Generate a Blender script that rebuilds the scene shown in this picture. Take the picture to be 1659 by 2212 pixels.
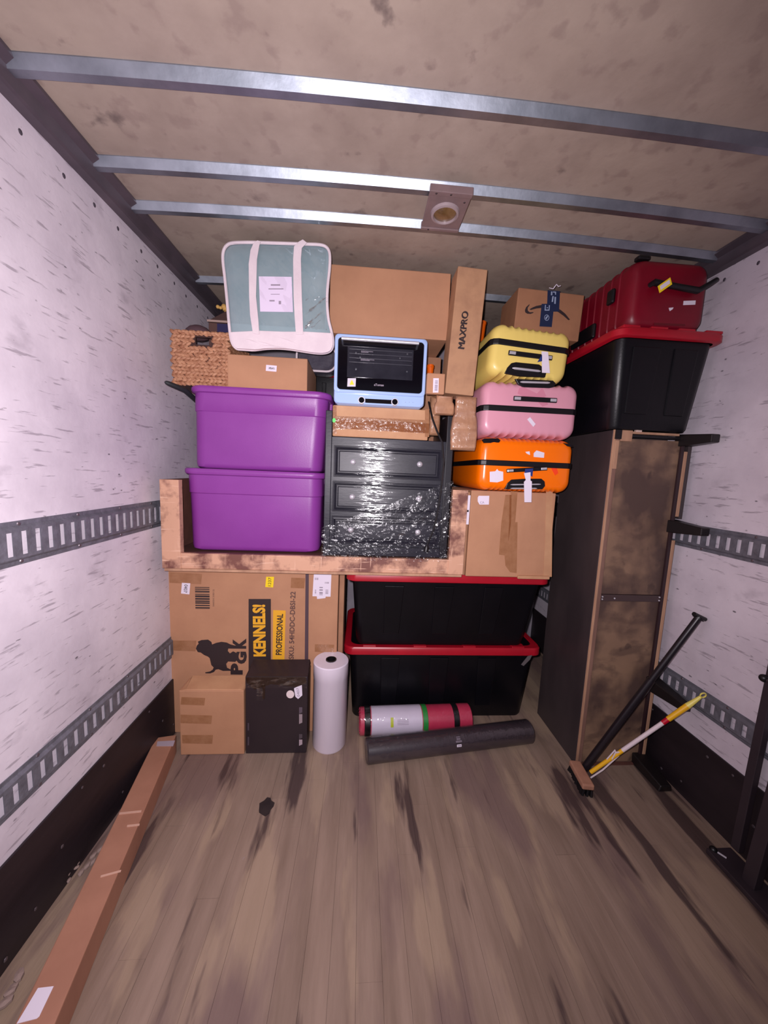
import bpy, bmesh, math, random
from math import sin, cos, pi, radians, hypot, atan2
from mathutils import Vector, Matrix, Euler, noise
random.seed(7)
for o in list(bpy.data.objects): bpy.data.objects.remove(o)
scene = bpy.context.scene
COL = scene.collection

# ------------------------------------------------------------------ camera
FPX, YAW, PITCH, ROLL, CAMZ = 747.0, .0668, -.1156, .0411, 1.40
_F = Vector((sin(YAW), cos(YAW), 0)); _R = Vector((cos(YAW), -sin(YAW), 0)); _U = Vector((0, 0, 1))
FWD = _F * cos(PITCH) + _U * sin(PITCH); _U2 = _U * cos(PITCH) - _F * sin(PITCH)
RGT = _R * cos(ROLL) + _U2 * sin(ROLL); UPV = -_R * sin(ROLL) + _U2 * cos(ROLL)
CAM = Vector((0, 0, CAMZ))
cd = bpy.data.cameras.new('camera'); cam = bpy.data.objects.new('camera', cd); COL.objects.link(cam)
m = Matrix((RGT, UPV, -FWD)).transposed().to_4x4(); m.translation = CAM
cam.matrix_world = m
cd.sensor_fit = 'VERTICAL'; cd.sensor_height = 24.0; cd.lens = 24.0 * FPX / 2212.0; cd.clip_start = .02
scene.camera = cam

# ------------------------------------------------------------------ world, lights, exposure
w = bpy.data.worlds.new('world'); scene.world = w; w.use_nodes = True
w.node_tree.nodes['Background'].inputs[0].default_value = (.75, .66, .80, 1)
w.node_tree.nodes['Background'].inputs[1].default_value = .13
ld = bpy.data.lights.new('phone_flash', 'SPOT'); ld.energy = 125; ld.shadow_soft_size = .012
ld.spot_size = radians(178); ld.spot_blend = .9
ld.color = (1.0, .915, .985)
lo = bpy.data.objects.new('phone_flash', ld); lo.location = (-.035, .01, CAMZ + .03); lo.rotation_euler = (radians(84), 0, radians(10)); COL.objects.link(lo)
scene.view_settings.view_transform = 'Standard'; scene.view_settings.look = 'None'
scene.view_settings.gamma = 1; scene.view_settings.use_curve_mapping = False
scene.view_settings.exposure = 0.0

# ------------------------------------------------------------------ helpers
def ray(px, py): return FWD + RGT * ((px - 829.5) / FPX) - UPV * ((py - 1106) / FPX)
def at(px, py, Y=None, Z=None, X=None):
    v = ray(px, py)
    t = Y / v.y if Y is not None else ((Z - CAMZ) / v.z if Z is not None else X / v.x)
    return v * t + CAM
def lin(c):
    return tuple((x / 255 / 12.92 if x / 255 <= .04045 else ((x / 255 + .055) / 1.055) ** 2.4) for x in c[:3]) + (1,)

def mat(name, c, rough=.6, metal=0, var=.0, vscale=8, c2=None, bump=0, bscale=60, stretch=(1, 1, 1), spec=.5, rnd=0,
        coat=0, contrast=(.35, .65)):
    M = bpy.data.materials.new(name); M.use_nodes = True
    nt = M.node_tree; N = nt.nodes; L = nt.links; P = N['Principled BSDF']
    P.inputs['Base Color'].default_value = lin(c); P.inputs['Roughness'].default_value = rough
    P.inputs['Metallic'].default_value = metal; P.inputs['Specular IOR Level'].default_value = spec
    P.inputs['Coat Weight'].default_value = coat; P.inputs['Coat Roughness'].default_value = .08
    tc = N.new('ShaderNodeTexCoord'); mp = N.new('ShaderNodeMapping'); mp.inputs['Scale'].default_value = stretch
    L.new(tc.outputs['Object'], mp.inputs['Vector'])
    out = None
    if c2 is not None:
        n = N.new('ShaderNodeTexNoise'); n.inputs['Scale'].default_value = vscale; n.inputs['Detail'].default_value = 6
        n.inputs['Roughness'].default_value = .6
        L.new(mp.outputs[0], n.inputs['Vector'])
        r = N.new('ShaderNodeValToRGB'); r.color_ramp.elements[0].position = contrast[0]; r.color_ramp.elements[1].position = contrast[1]
        r.color_ramp.elements[0].color = lin(c); r.color_ramp.elements[1].color = lin(c2)
        L.new(n.outputs[0], r.inputs[0]); out = r.outputs[0]
    if rnd:
        oi = N.new('ShaderNodeObjectInfo'); hs = N.new('ShaderNodeHueSaturation')
        mr = N.new('ShaderNodeMapRange'); mr.inputs[3].default_value = 1 - rnd; mr.inputs[4].default_value = 1 + rnd
        L.new(oi.outputs['Random'], mr.inputs[0]); L.new(mr.outputs[0], hs.inputs['Value'])
        if out: L.new(out, hs.inputs['Color'])
        else: hs.inputs['Color'].default_value = lin(c)
        out = hs.outputs[0]
    if out: L.new(out, P.inputs['Base Color'])
    if bump:
        n = N.new('ShaderNodeTexNoise'); n.inputs['Scale'].default_value = bscale; n.inputs['Detail'].default_value = 4
        L.new(mp.outputs[0], n.inputs['Vector'])
        b = N.new('ShaderNodeBump'); b.inputs['Strength'].default_value = bump; b.inputs['Distance'].default_value = .004
        L.new(n.outputs[0], b.inputs['Height']); L.new(b.outputs[0], P.inputs['Normal'])
    M['out'] = 1
    return M

def film(name, fac, rough, bump, bscale, stretch=(1, 1, 1), tint=(255, 255, 255), dist=.006):
    M = bpy.data.materials.new(name); M.use_nodes = True
    nt = M.node_tree; N = nt.nodes; L = nt.links; N.remove(N['Principled BSDF'])
    t = N.new('ShaderNodeBsdfTransparent'); g = N.new('ShaderNodeBsdfGlossy'); mx = N.new('ShaderNodeMixShader')
    t.inputs[0].default_value = lin(tint)
    g.inputs['Roughness'].default_value = rough; mx.inputs[0].default_value = fac
    tc = N.new('ShaderNodeTexCoord'); mp = N.new('ShaderNodeMapping'); mp.inputs['Scale'].default_value = stretch
    n = N.new('ShaderNodeTexNoise'); n.inputs['Scale'].default_value = bscale; n.inputs['Detail'].default_value = 3
    b = N.new('ShaderNodeBump'); b.inputs['Strength'].default_value = bump; b.inputs['Distance'].default_value = dist
    L.new(tc.outputs['Object'], mp.inputs[0]); L.new(mp.outputs[0], n.inputs['Vector']); L.new(n.outputs[0], b.inputs['Height'])
    L.new(b.outputs[0], g.inputs['Normal'])
    L.new(t.outputs[0], mx.inputs[1]); L.new(g.outputs[0], mx.inputs[2]); L.new(mx.outputs[0], N['Material Output'].inputs[0])
    return M

def wall_mat(name, base=(222, 212, 221)):
    M = mat(name, base, .55, c2=(198, 188, 198), vscale=3.0, bump=.25, bscale=30)
    nt = M.node_tree; N = nt.nodes; L = nt.links; P = N['Principled BSDF']
    tc = [n for n in N if n.type == 'TEX_COORD'][0]
    src = P.inputs['Base Color'].links[0].from_socket
    def layer(src, scale, stretch, lo_, hi, col, amt, kind='noise', mask=None):
        mp = N.new('ShaderNodeMapping'); mp.inputs['Scale'].default_value = stretch; L.new(tc.outputs['Object'], mp.inputs[0])
        if kind == 'noise':
            n = N.new('ShaderNodeTexNoise'); n.inputs['Scale'].default_value = scale; n.inputs['Detail'].default_value = 5; n.inputs['Roughness'].default_value = .55; o = n.outputs[0]
        else:
            n = N.new('ShaderNodeTexVoronoi'); n.inputs['Scale'].default_value = scale; n.inputs['Randomness'].default_value = 1; o = n.outputs['Distance']
        L.new(mp.outputs[0], n.inputs['Vector'])
        r = N.new('ShaderNodeMapRange'); r.inputs[1].default_value = lo_; r.inputs[2].default_value = hi; r.inputs[4].default_value = amt
        L.new(o, r.inputs[0]); f = r.outputs[0]
        if mask:
            q = N.new('ShaderNodeTexNoise'); q.inputs['Scale'].default_value = mask; q.inputs['Detail'].default_value = 3
            L.new(tc.outputs['Object'], q.inputs['Vector'])
            r2 = N.new('ShaderNodeMapRange'); r2.inputs[1].default_value = .5; r2.inputs[2].default_value = .58; L.new(q.outputs[0], r2.inputs[0])
            mm = N.new('ShaderNodeMath'); mm.operation = 'MULTIPLY'; L.new(f, mm.inputs[0]); L.new(r2.outputs[0], mm.inputs[1]); f = mm.outputs[0]
        mx = N.new('ShaderNodeMix'); mx.data_type = 'RGBA'; L.new(f, mx.inputs[0]); L.new(src, mx.inputs[6]); mx.inputs[7].default_value = lin(col)
        return mx.outputs[2]
    src = layer(src, 1.0, (1, 9, 70), .60, .66, (120, 110, 120), .55)          # fine lengthwise scratches
    src = layer(src, 1.0, (1, 22, 60), .68, .73, (70, 64, 72), .75)            # short dark nicks
    src = layer(src, 7, (1, 1, 1.5), .62, .75, (160, 150, 160), .5)            # grey smudges
    src = layer(src, 14, (1, .7, 1.3), .075, .05, (70, 64, 72), .8, 'vor', 9)  # dark chips
    L.new(src, P.inputs['Base Color'])
    return M

def crease_film(name, lo_=.57, hi=.68, fmax=.42, rot=35, scale=(5, 1, 40), rough=.26):
    M = film(name, .02, rough, .8, 24, (1, 1, 1), dist=.016)
    nt = M.node_tree; N = nt.nodes; L = nt.links
    tc = [n for n in N if n.type == 'TEX_COORD'][0]; mx = [n for n in N if n.type == 'MIX_SHADER'][0]
    mp = N.new('ShaderNodeMapping'); mp.vector_type = 'TEXTURE' if False else 'POINT'
    rt = N.new('ShaderNodeVectorRotate'); rt.rotation_type = 'Y_AXIS'; rt.inputs['Angle'].default_value = radians(rot)
    mp.inputs['Scale'].default_value = scale; L.new(tc.outputs['Object'], rt.inputs['Vector']); L.new(rt.outputs[0], mp.inputs[0])
    n = N.new('ShaderNodeTexNoise'); n.inputs['Scale'].default_value = 1; n.inputs['Detail'].default_value = 5; n.inputs['Roughness'].default_value = .65
    L.new(mp.outputs[0], n.inputs['Vector'])
    r = N.new('ShaderNodeMapRange'); r.inputs[1].default_value = lo_; r.inputs[2].default_value = hi; r.inputs[3].default_value = .03; r.inputs[4].default_value = fmax
    L.new(n.outputs[0], r.inputs[0]); L.new(r.outputs[0], mx.inputs[0])
    return M

class MB:
    def __init__(s): s.v = []; s.f = []
    def add(s, vs, fs):
        b = len(s.v); s.v += [tuple(v) for v in vs]; s.f += [tuple(i + b for i in f) for f in fs]; return s
    def box(s, x0, x1, y0, y1, z0, z1):
        return s.add([(x, y, z) for z in (z0, z1) for y in (y0, y1) for x in (x0, x1)],
                     [(0, 2, 3, 1), (4, 5, 7, 6), (0, 1, 5, 4), (2, 6, 7, 3), (0, 4, 6, 2), (1, 3, 7, 5)])
    def hexa(s, p8):   # bottom 4 ccw, top 4 ccw
        return s.add(p8, [(3, 2, 1, 0), (4, 5, 6, 7), (0, 1, 5, 4), (1, 2, 6, 5), (2, 3, 7, 6), (3, 0, 4, 7)])
    def loft(s, rings, cap0=True, cap1=True, closed=True):
        n = len(rings[0]); b = len(s.v)
        for r in rings: s.v += [tuple(p) for p in r]
        for i in range(len(rings) - 1):
            for j in range(n if closed else n - 1):
                k = (j + 1) % n
                s.f.append((b + i * n + j, b + i * n + k, b + (i + 1) * n + k, b + (i + 1) * n + j))
        if cap0: s.f.append(tuple(b + j for j in reversed(range(n))))
        if cap1: s.f.append(tuple(b + (len(rings) - 1) * n + j for j in range(n)))
        return s
    def tube(s, pts, r, n=10, sx=1, cap=True):
        pts = [Vector(p) for p in pts]; rings = []
        rs = r if isinstance(r, (list, tuple)) else [r] * len(pts)
        up = None
        for i, p in enumerate(pts):
            t = (pts[min(i + 1, len(pts) - 1)] - pts[max(i - 1, 0)]).normalized()
            if up is None:
                up = Vector((0, 0, 1)) if abs(t.z) < .9 else Vector((1, 0, 0))
            a = t.cross(up).normalized(); up = a.cross(t).normalized()
            rings.append([p + (a * cos(2 * pi * k / n) * sx + up * sin(2 * pi * k / n)) * rs[i] for k in range(n)])
        return s.loft(rings, cap, cap)
    def prism(s, poly, y0, y1):      # polygon in x,z extruded along y
        n = len(poly); b = len(s.v)
        s.v += [(x, y0, z) for x, z in poly] + [(x, y1, z) for x, z in poly]
        s.f += [tuple(b + i for i in range(n)), tuple(b + n + i for i in reversed(range(n)))]
        s.f += [(b + i, b + n + i, b + n + (i + 1) % n, b + (i + 1) % n) for i in range(n)]
        return s
    def prismZ(s, poly, z0, z1):
        n = len(poly); b = len(s.v)
        s.v += [(x, y, z0) for x, y in poly] + [(x, y, z1) for x, y in poly]
        s.f += [tuple(b + i for i in reversed(range(n))), tuple(b + n + i for i in range(n))]
        s.f += [(b + i, b + (i + 1) % n, b + n + (i + 1) % n, b + n + i) for i in range(n)]
        return s
    def ball(s, c, r, n=12, sc=(1, 1, 1), R=None):
        vs = []; fs = []; m_ = n // 2
        for i in range(m_ + 1):
            for j in range(n):
                th = pi * i / m_; ph = 2 * pi * j / n
                p = Vector((sin(th) * cos(ph) * sc[0], sin(th) * sin(ph) * sc[1], cos(th) * sc[2])) * r
                if R: p = R @ p
                vs.append(Vector(c) + p)
        for i in range(m_):
            for j in range(n):
                k = (j + 1) % n; fs.append((i * n + j, i * n + n + j, i * n + n + k, i * n + k))
        return s.add(vs, fs)
    def build(s, name, M, parent=None, bevel=0, smooth=False, seg=2, kind=None, label=None, loc=None):
        me = bpy.data.meshes.new(name); me.from_pydata(s.v, [], s.f)
        bm = bmesh.new(); bm.from_mesh(me); bmesh.ops.remove_doubles(bm, verts=bm.verts, dist=1e-6)
        bmesh.ops.recalc_face_normals(bm, faces=bm.faces); bm.to_mesh(me); bm.free()
        me.materials.append(M)
        for p in me.polygons: p.use_smooth = smooth
        o = bpy.data.objects.new(name, me); COL.objects.link(o)
        if parent: o.parent = parent
        if loc is not None: o.location = loc
        if bevel:
            b = o.modifiers.new('b', 'BEVEL'); b.width = bevel; b.segments = seg; b.limit_method = 'ANGLE'; b.angle_limit = radians(35)
        if smooth:
            try: me.set_sharp_from_angle(angle=radians(40))
            except Exception: pass
        if kind: o['kind'] = kind
        if label: o['label'] = label
        return o

def tag(o, label, cat, group=None):
    o['label'] = label; o['category'] = cat
    if group: o['group'] = group
    return o
TH = {}
def thing(name, label, cat, loc, rot=(0, 0, 0), group=None):
    o = bpy.data.objects.new(name, None); COL.objects.link(o); o.empty_display_size = .05
    o.location = loc; o.rotation_euler = rot
    M = Matrix.Translation(Vector(loc)) @ Euler(rot).to_matrix().to_4x4()
    TH[o.name] = M.inverted()
    return tag(o, label, cat, group)
def onf(T, px, py, y=0.0):
    """the point of the thing's local plane y=const seen at a pixel"""
    Mi = TH[T.name]; o = Mi @ CAM; d = Mi.to_3x3() @ ray(px, py)
    t = (y - o.y) / d.y; return o + d * t
def fitbox(xl, xr, yt, yb, Y):
    ym = (yt + yb) / 2; xm = (xl + xr) / 2
    return at(xl, ym, Y=Y).x, at(xr, ym, Y=Y).x, at(xm, yb, Y=Y).z, at(xm, yt, Y=Y).z
def rrect(w, d, r, n=5, cx=0, cy=0):
    r = min(r, w / 2 - 1e-4, d / 2 - 1e-4); P = []
    for (sx, sy, a0) in ((1, -1, -90), (1, 1, 0), (-1, 1, 90), (-1, -1, 180)):
        for k in range(n + 1):
            a = radians(a0 + 90 * k / n); P.append((cx + sx * (w / 2 - r) + r * cos(a), cy + sy * (d / 2 - r) + r * sin(a)))
    return P
def decal(T, pts, M, name='sticker', y=-.0012, th=.001, px=True, label=None):
    P = [(onf(T, a, b, y + 0.0).x, onf(T, a, b, y).z) for a, b in pts] if px else pts
    return MB().prism(P, y, y + th).build(name, M, T, label=label)
def rect4(x0, y0, x1, y1, s=0.0):     # pixel rectangle with the photo's slight slope
    dx = (x1 - x0) * s; return [(x0, y0), (x1, y0 + dx), (x1, y1 + dx), (x0, y1)]
def text_mesh(s, bold=.0):
    c = bpy.data.curves.new('t', 'FONT'); c.body = s; c.size = 1; c.offset = bold; c.extrude = .002; c.resolution_u = 3
    o = bpy.data.objects.new('t', c); COL.objects.link(o)
    dg = bpy.context.evaluated_depsgraph_get(); me = bpy.data.meshes.new_from_object(o.evaluated_get(dg))
    bpy.data.objects.remove(o); return me
def text_px(T, s, pa, pb, hpx, M, bold=.0, y=-.002, name='lettering'):
    """text from pixel pa to pixel pb (centre line), glyph height hpx pixels"""
    me = text_mesh(s, bold); A = onf(T, *pa, y); B = onf(T, *pb, y)
    v = Vector((B.x - A.x, B.z - A.z)); k = v.length / hypot(pb[0] - pa[0], pb[1] - pa[1])
    xs = [q.co.x for q in me.vertices]; ys = [q.co.y for q in me.vertices]
    w_, h_ = max(xs) - min(xs), max(ys) - min(ys); e1 = v.normalized(); e2 = Vector((-e1.y, e1.x))
    for q in me.vertices:
        a = (q.co.x - min(xs)) / w_ * v.length; b = ((q.co.y - min(ys)) / h_ - .5) * hpx * k; z = q.co.z
        q.co = (A.x + e1.x * a + e2.x * b, y - z * .1, A.z + e1.y * a + e2.y * b)
    me.materials.clear(); me.materials.append(M)
    o = bpy.data.objects.new(name, me); COL.objects.link(o); o.parent = T
    return o

def sheet(T, name, M, x0, x1, z0, z1, y, nx, nz, fn, top=None):
    vs = []; fs = []
    for j in range(nz + 1):
        for i in range(nx + 1):
            u, v = i / nx, j / nz; x = x0 + (x1 - x0) * u
            zt_ = z1 if top is None else top(u)
            z = z0 + (zt_ - z0) * v; vs.append((x, y + fn(x, z, u, v), z))
    for j in range(nz):
        for i in range(nx):
            a = j * (nx + 1) + i; fs.append((a, a + 1, a + nx + 2, a + nx + 1))
    mb = MB(); mb.add(vs, fs); return mb.build(name, M, T, smooth=True)

# ------------------------------------------------------------------ materials
KR = mat('kraft', (186, 137, 104), .75, c2=(170, 122, 92), vscale=5, bump=.25, bscale=25, contrast=(.3, .75))
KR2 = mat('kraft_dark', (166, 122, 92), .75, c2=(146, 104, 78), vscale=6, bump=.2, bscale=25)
KR3 = mat('kraft_light', (196, 150, 112), .75, c2=(180, 132, 98), vscale=6, bump=.4, bscale=18)
TAPE = mat('brown_tape', (150, 104, 72), .22, c2=(164, 118, 86), vscale=20, bump=.3, bscale=70)
TAPEC = film('clear_tape', .05, .14, .3, 22, tint=(238, 226, 214))
WHITE = mat('white_paper', (226, 216, 230), .6)
INKG = mat('grey_ink', (150, 138, 152), .6)
INK = mat('black_ink', (48, 36, 38), .55)
INKB = mat('brown_ink', (96, 68, 62), .55)
YEL = mat('yellow_print', (232, 170, 40), .6)
YST = mat('yellow_sticker', (246, 214, 30), .5)
PUR = mat('purple_plastic', (132, 54, 144), .40, c2=(140, 62, 152), vscale=3, bump=.06, bscale=200)
BLK = mat('black_plastic', (9, 9, 14), .36, c2=(14, 13, 18), vscale=4, bump=.08, bscale=150, spec=.3)
BLK2 = mat('black_trim', (15, 13, 17), .4)
RED = mat('red_plastic', (176, 18, 38), .35, c2=(160, 14, 34), vscale=5)
REDC = mat('crimson_shell', (120, 0, 28), .42, c2=(106, 0, 24), vscale=6)
GLV = mat('galvanised', (170, 177, 188), .47, metal=1.0, c2=(144, 151, 161), vscale=9, bump=.1, bscale=40)
TRK = mat('etrack_steel', (118, 118, 128), .5, metal=.25, c2=(98, 98, 106), vscale=30, bump=.5, bscale=80)
RAIL = mat('rail_paint', (96, 84, 92), .45, metal=.3, c2=(78, 70, 78), vscale=6)
CHROME = mat('chrome', (226, 224, 232), .28, metal=.55)
KICK = mat('kick_plate', (30, 22, 27), .5, c2=(40, 31, 36), vscale=7, bump=.3, bscale=12, stretch=(1, .4, 2))
WOODP = mat('pale_wood', (190, 148, 118), .7, c2=(160, 120, 96), vscale=14, stretch=(1, 1, .2))
DARKW = mat('dark_veneer', (50, 42, 44), .5, c2=(66, 56, 57), vscale=4, bump=.12, bscale=25, stretch=(1, 1, .4))
FILM = film('stretch_film', .09, .08, 1.0, 26)

# ------------------------------------------------------------------ the truck body
XL, XR, YB, YF, ZE, ZC, CROWN = -.94, 1.50, 2.75, -.9, 2.307, 2.36, .024
XM, HW = (XL + XR) / 2, (XR - XL) / 2
def zceil(x): return ZC + CROWN * (1 - ((x - XM) / HW) ** 2)
def struct(o): o['kind'] = 'structure'; return o
WALL = wall_mat('white_wall')
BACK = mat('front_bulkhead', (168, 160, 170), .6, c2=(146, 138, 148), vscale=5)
wl = struct(MB().box(XL - .05, XL, YF, YB, -.02, ZC + .05).build('wall_left', WALL))
wr = struct(MB().box(XR, XR + .05, YF, YB, -.02, ZC + .05).build('wall_right', WALL))
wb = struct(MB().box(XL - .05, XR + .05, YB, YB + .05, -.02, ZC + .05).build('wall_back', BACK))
CEIL = mat('ceiling_board', (160, 144, 132), .65, c2=(140, 124, 113), vscale=7, bump=.35, bscale=22, contrast=(.3, .8))
def spots(M, col, scale, lo_, hi, amt, stretch=(1, 1, 1)):
    nt = M.node_tree; N = nt.nodes; L = nt.links; P = N['Principled BSDF']; src = P.inputs['Base Color'].links[0].from_socket
    tc = [n for n in N if n.type == 'TEX_COORD'][0]
    mp = N.new('ShaderNodeMapping'); mp.inputs['Scale'].default_value = stretch; L.new(tc.outputs['Object'], mp.inputs[0])
    n = N.new('ShaderNodeTexNoise'); n.inputs['Scale'].default_value = scale; n.inputs['Detail'].default_value = 5; L.new(mp.outputs[0], n.inputs['Vector'])
    r = N.new('ShaderNodeMapRange'); r.inputs[1].default_value = lo_; r.inputs[2].default_value = hi; r.inputs[4].default_value = amt
    L.new(n.outputs[0], r.inputs[0]); mx = N.new('ShaderNodeMix'); mx.data_type = 'RGBA'
    L.new(r.outputs[0], mx.inputs[0]); L.new(src, mx.inputs[6]); mx.inputs[7].default_value = lin(col); L.new(mx.outputs[2], P.inputs['Base Color'])
spots(CEIL, (176, 160, 144), 2, .5, .75, .6)
spots(CEIL, (132, 114, 106), 18, .56, .66, .5)
spots(CEIL, (92, 80, 76), 9, .66, .74, .7)
cb = MB(); NX = 24
rings = []
for y in (YF, YB + .05):
    rings.append([(XL - .05 + (XR - XL + .1) * i / NX, y, zceil(XL - .05 + (XR - XL + .1) * i / NX)) for i in range(NX + 1)] +
                 [(XR + .05, y, ZC + .09), (XL - .05, y, ZC + .09)])
cb.loft(rings)
ceiling = struct(cb.build('ceiling', CEIL))
# roof bows: galvanised channels, front web sloped, following the crown of the roof
prev = None
def roof_bow(y):
    mb = MB(); rings = []
    for i in range(21):
        x = XL + .03 + (XR - XL - .06) * i / 20; z = zceil(x)
        rings.append([(x, y - .002, z + .004), (x, y, z - .002), (x, y + .015, z - .024), (x, y + .036, z - .024), (x, y + .039, z + .004)])
    mb.loft(rings); return mb.build('roof_bow', GLV, ceiling)
for y in (-.35, .27, 1.004, 1.277, 1.462, 1.965): roof_bow(y)
# rails where wall and roof meet
for i, (s, X) in enumerate(((1, XL), (-1, XR))):
    prof = [(X, ZE), (X + s * .030, ZE + .002), (X + s * .036, ZE + .008), (X + s * .046, ZE + .036), (X + s * .070, ZE + .046), (X + s * .070, zceil(X + s * .07) + .003), (X, ZC + .004)]
    struct(MB().prism(prof, YF, YB).build('trim_%d' % (i + 1), RAIL))
# floor boards
FL = mat('floor_boards', (152, 130, 115), .5, c2=(122, 102, 88), vscale=2.2, bump=.3, bscale=14, stretch=(8, .9, 1), rnd=.05, contrast=(.3, .75))
spots(FL, (168, 145, 122), 1.6, .54, .60, .55, (5, 1.1, 1))
spots(FL, (112, 90, 88), 1.1, .53, .60, .65, (3.2, 1.0, 1))
spots(FL, (62, 46, 48), 1.3, .59, .64, .85, (7, .9, 1))
spots(FL, (150, 136, 138), 22, .74, .77, .7, (1.5, .8, 1))
FLB = mat('floor_base', (92, 76, 70), .8)
floor = struct(MB().box(XL - .05, XR + .05, YF, YB + .05, -.06, -.012).build('floor', FLB))
x = XL; fb = 0
while x < XR - .01:
    wd = min(.0745, XR - x); y = YF + random.uniform(-.5, 0)
    while y < YB:
        ln = random.uniform(.7, 1.5); y0, y1 = max(y, YF), min(y + ln, YB)
        if y1 > y0 + .03:
            dz = random.uniform(-.0008, 0)
            MB().box(x + .0003, x + wd - .0003, y0 + .0003, y1 - .0003, -.012, dz).build('floor_board', FL, floor)
        y += ln
    x += wd
SPOT = mat('knot', (34, 26, 28), .6, c2=(48, 38, 38), vscale=30)
c = at(575, 1742, Z=.001)
MB().prismZ([(c.x + cos(a * pi / 7) * .030 * (1 + .18 * sin(a * 2.3)), c.y + sin(a * pi / 7) * .037 * (1 + .15 * cos(a * 1.7))) for a in range(14)], -.002, .0015).build('knot_hole', SPOT, floor)
# kick plates with screws
SCR = mat('screw_head', (120, 110, 116), .4, metal=.7)
HOLE = mat('rivet_dark', (84, 76, 86), .5, metal=.3)
for i, (s, X, nm) in enumerate(((1, XL, 'baseboard_left'), (-1, XR, 'baseboard_right'))):
    k = struct(MB().box(min(X, X + s * .008), max(X, X + s * .008), YF, YB, -.012, .300).build(nm, KICK, bevel=.002))
    ys = [.1 + .19 * j for j in range(13)]
    for j, y in enumerate(ys):
        z = (.262, .03, .15)[j % 3]
        o = MB().ball((X + s * .009, y, z), .006, 8, (.4, 1, 1)).build('screw', SCR, k)
        o = MB().ball((X + s * .009, y + .09, .272 if j % 2 else .06), .005, 8, (.4, 1, 1)).build('screw', SCR, k)
# rivets along the top of the walls
for s, X, W_ in ((1, XL, wl), (-1, XR, wr)):
    for j in range(18):
        MB().ball((X, .35 + .125 * j + random.uniform(-.01, .01), 2.262 + random.uniform(-.004, .004)), .0065, 8, (.35, 1, 1.2)).build('rivet', HOLE, W_)
# panel joints: thin battens on the walls
# slotted cargo rails: folded plate with real slots, two on each wall
def etrack(idx, X, s, z0, z1):
    mb = MB(); pitch, sw = .0407, .0165; f = .020; sy0 = .30
    zs0, zs1 = z0 + f + .008, z1 - f - .008
    xf, xm = X + s * .003, X + s * .0115
    def q(x0_, x1_, ya, yb, za, zb):   # sheet strip, possibly sloped between x0_ (at za) and x1_ (at zb)
        t = s * .0025
        mb.hexa([(x0_, ya, za), (x0_ - t, ya, za), (x0_ - t, yb, za), (x0_, yb, za), (x1_, ya, zb), (x1_ - t, ya, zb), (x1_ - t, yb, zb), (x1_, yb, zb)])
    q(xf, xf, YF, YB, z0, z0 + f - .008); q(xf, xm, YF, YB, z0 + f - .008, z0 + f)
    q(xm, xm, YF, YB, z0 + f, zs0); q(xm, xm, YF, YB, zs1, z1 - f)
    q(xm, xf, YF, YB, z1 - f, z1 - f + .008); q(xf, xf, YF, YB, z1 - f + .008, z1)
    y = YF
    while y < YB:
        q(xm, xm, y, min(y + pitch - sw, YB), zs0, zs1); y += pitch
    t = struct(mb.build('trim_%d' % idx, TRK))
    for j in range(12):
        for z in (z0 + .009, z1 - .009):
            MB().ball((xf, .2 + .2 * j, z), .006, 8, (.5, 1, 1)).build('rivet', SCR, t)
etrack(3, XL, 1, 1.104, 1.226); etrack(4, XL, 1, .415, .528)
etrack(5, XR, -1, 1.112, 1.220); etrack(6, XR, -1, .420, .522)
# lamp between two roof bows
PLT = mat('lamp_plate', (128, 106, 106), .45, c2=(112, 94, 94), vscale=9)
LENS = mat('lamp_lens', (124, 96, 62), .2, c2=(96, 72, 44), vscale=20, coat=.6)
RING = mat('lamp_ring', (150, 134, 136), .35)
L0 = at(962, 458, Z=2.335)
T = thing('ceiling_lamp', 'square brown plate with a round unlit lens screwed between two roof bows', 'lamp', (L0.x, L0.y, 2.345))
pw = .073
MB().box(-pw, pw, -.073, .083, -.010, -.004).build('plate', PLT, T, bevel=.003)
MB().box(-pw, pw, -.092, -.073, -.014, .010).build('flange', PLT, T, bevel=.002)
MB().box(-pw, pw, .083, .097, -.014, .010).build('flange', PLT, T, bevel=.002)
circ = lambda r, z, n=28: [(cos(2 * pi * k / n) * r, sin(2 * pi * k / n) * r + .006, z) for k in range(n)]
MB().loft([circ(.052, -.010), circ(.049, -.018), circ(.042, -.020), circ(.040, -.012)], False, False).build('ring', RING, T, smooth=True)
MB().loft([circ(.041, -.012), circ(.03, -.015), circ(.015, -.017), circ(.004, -.0185)], False, True).build('lens', LENS, T, smooth=True)
for a, b in ((-.05, -.083), (.0, -.083), (-.045, .09), (.055, -.05)):
    MB().ball((a, b, -.014 if abs(b) > .08 else -.010), .004, 8, (1, 1, .4)).build('screw', INK, T)

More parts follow.
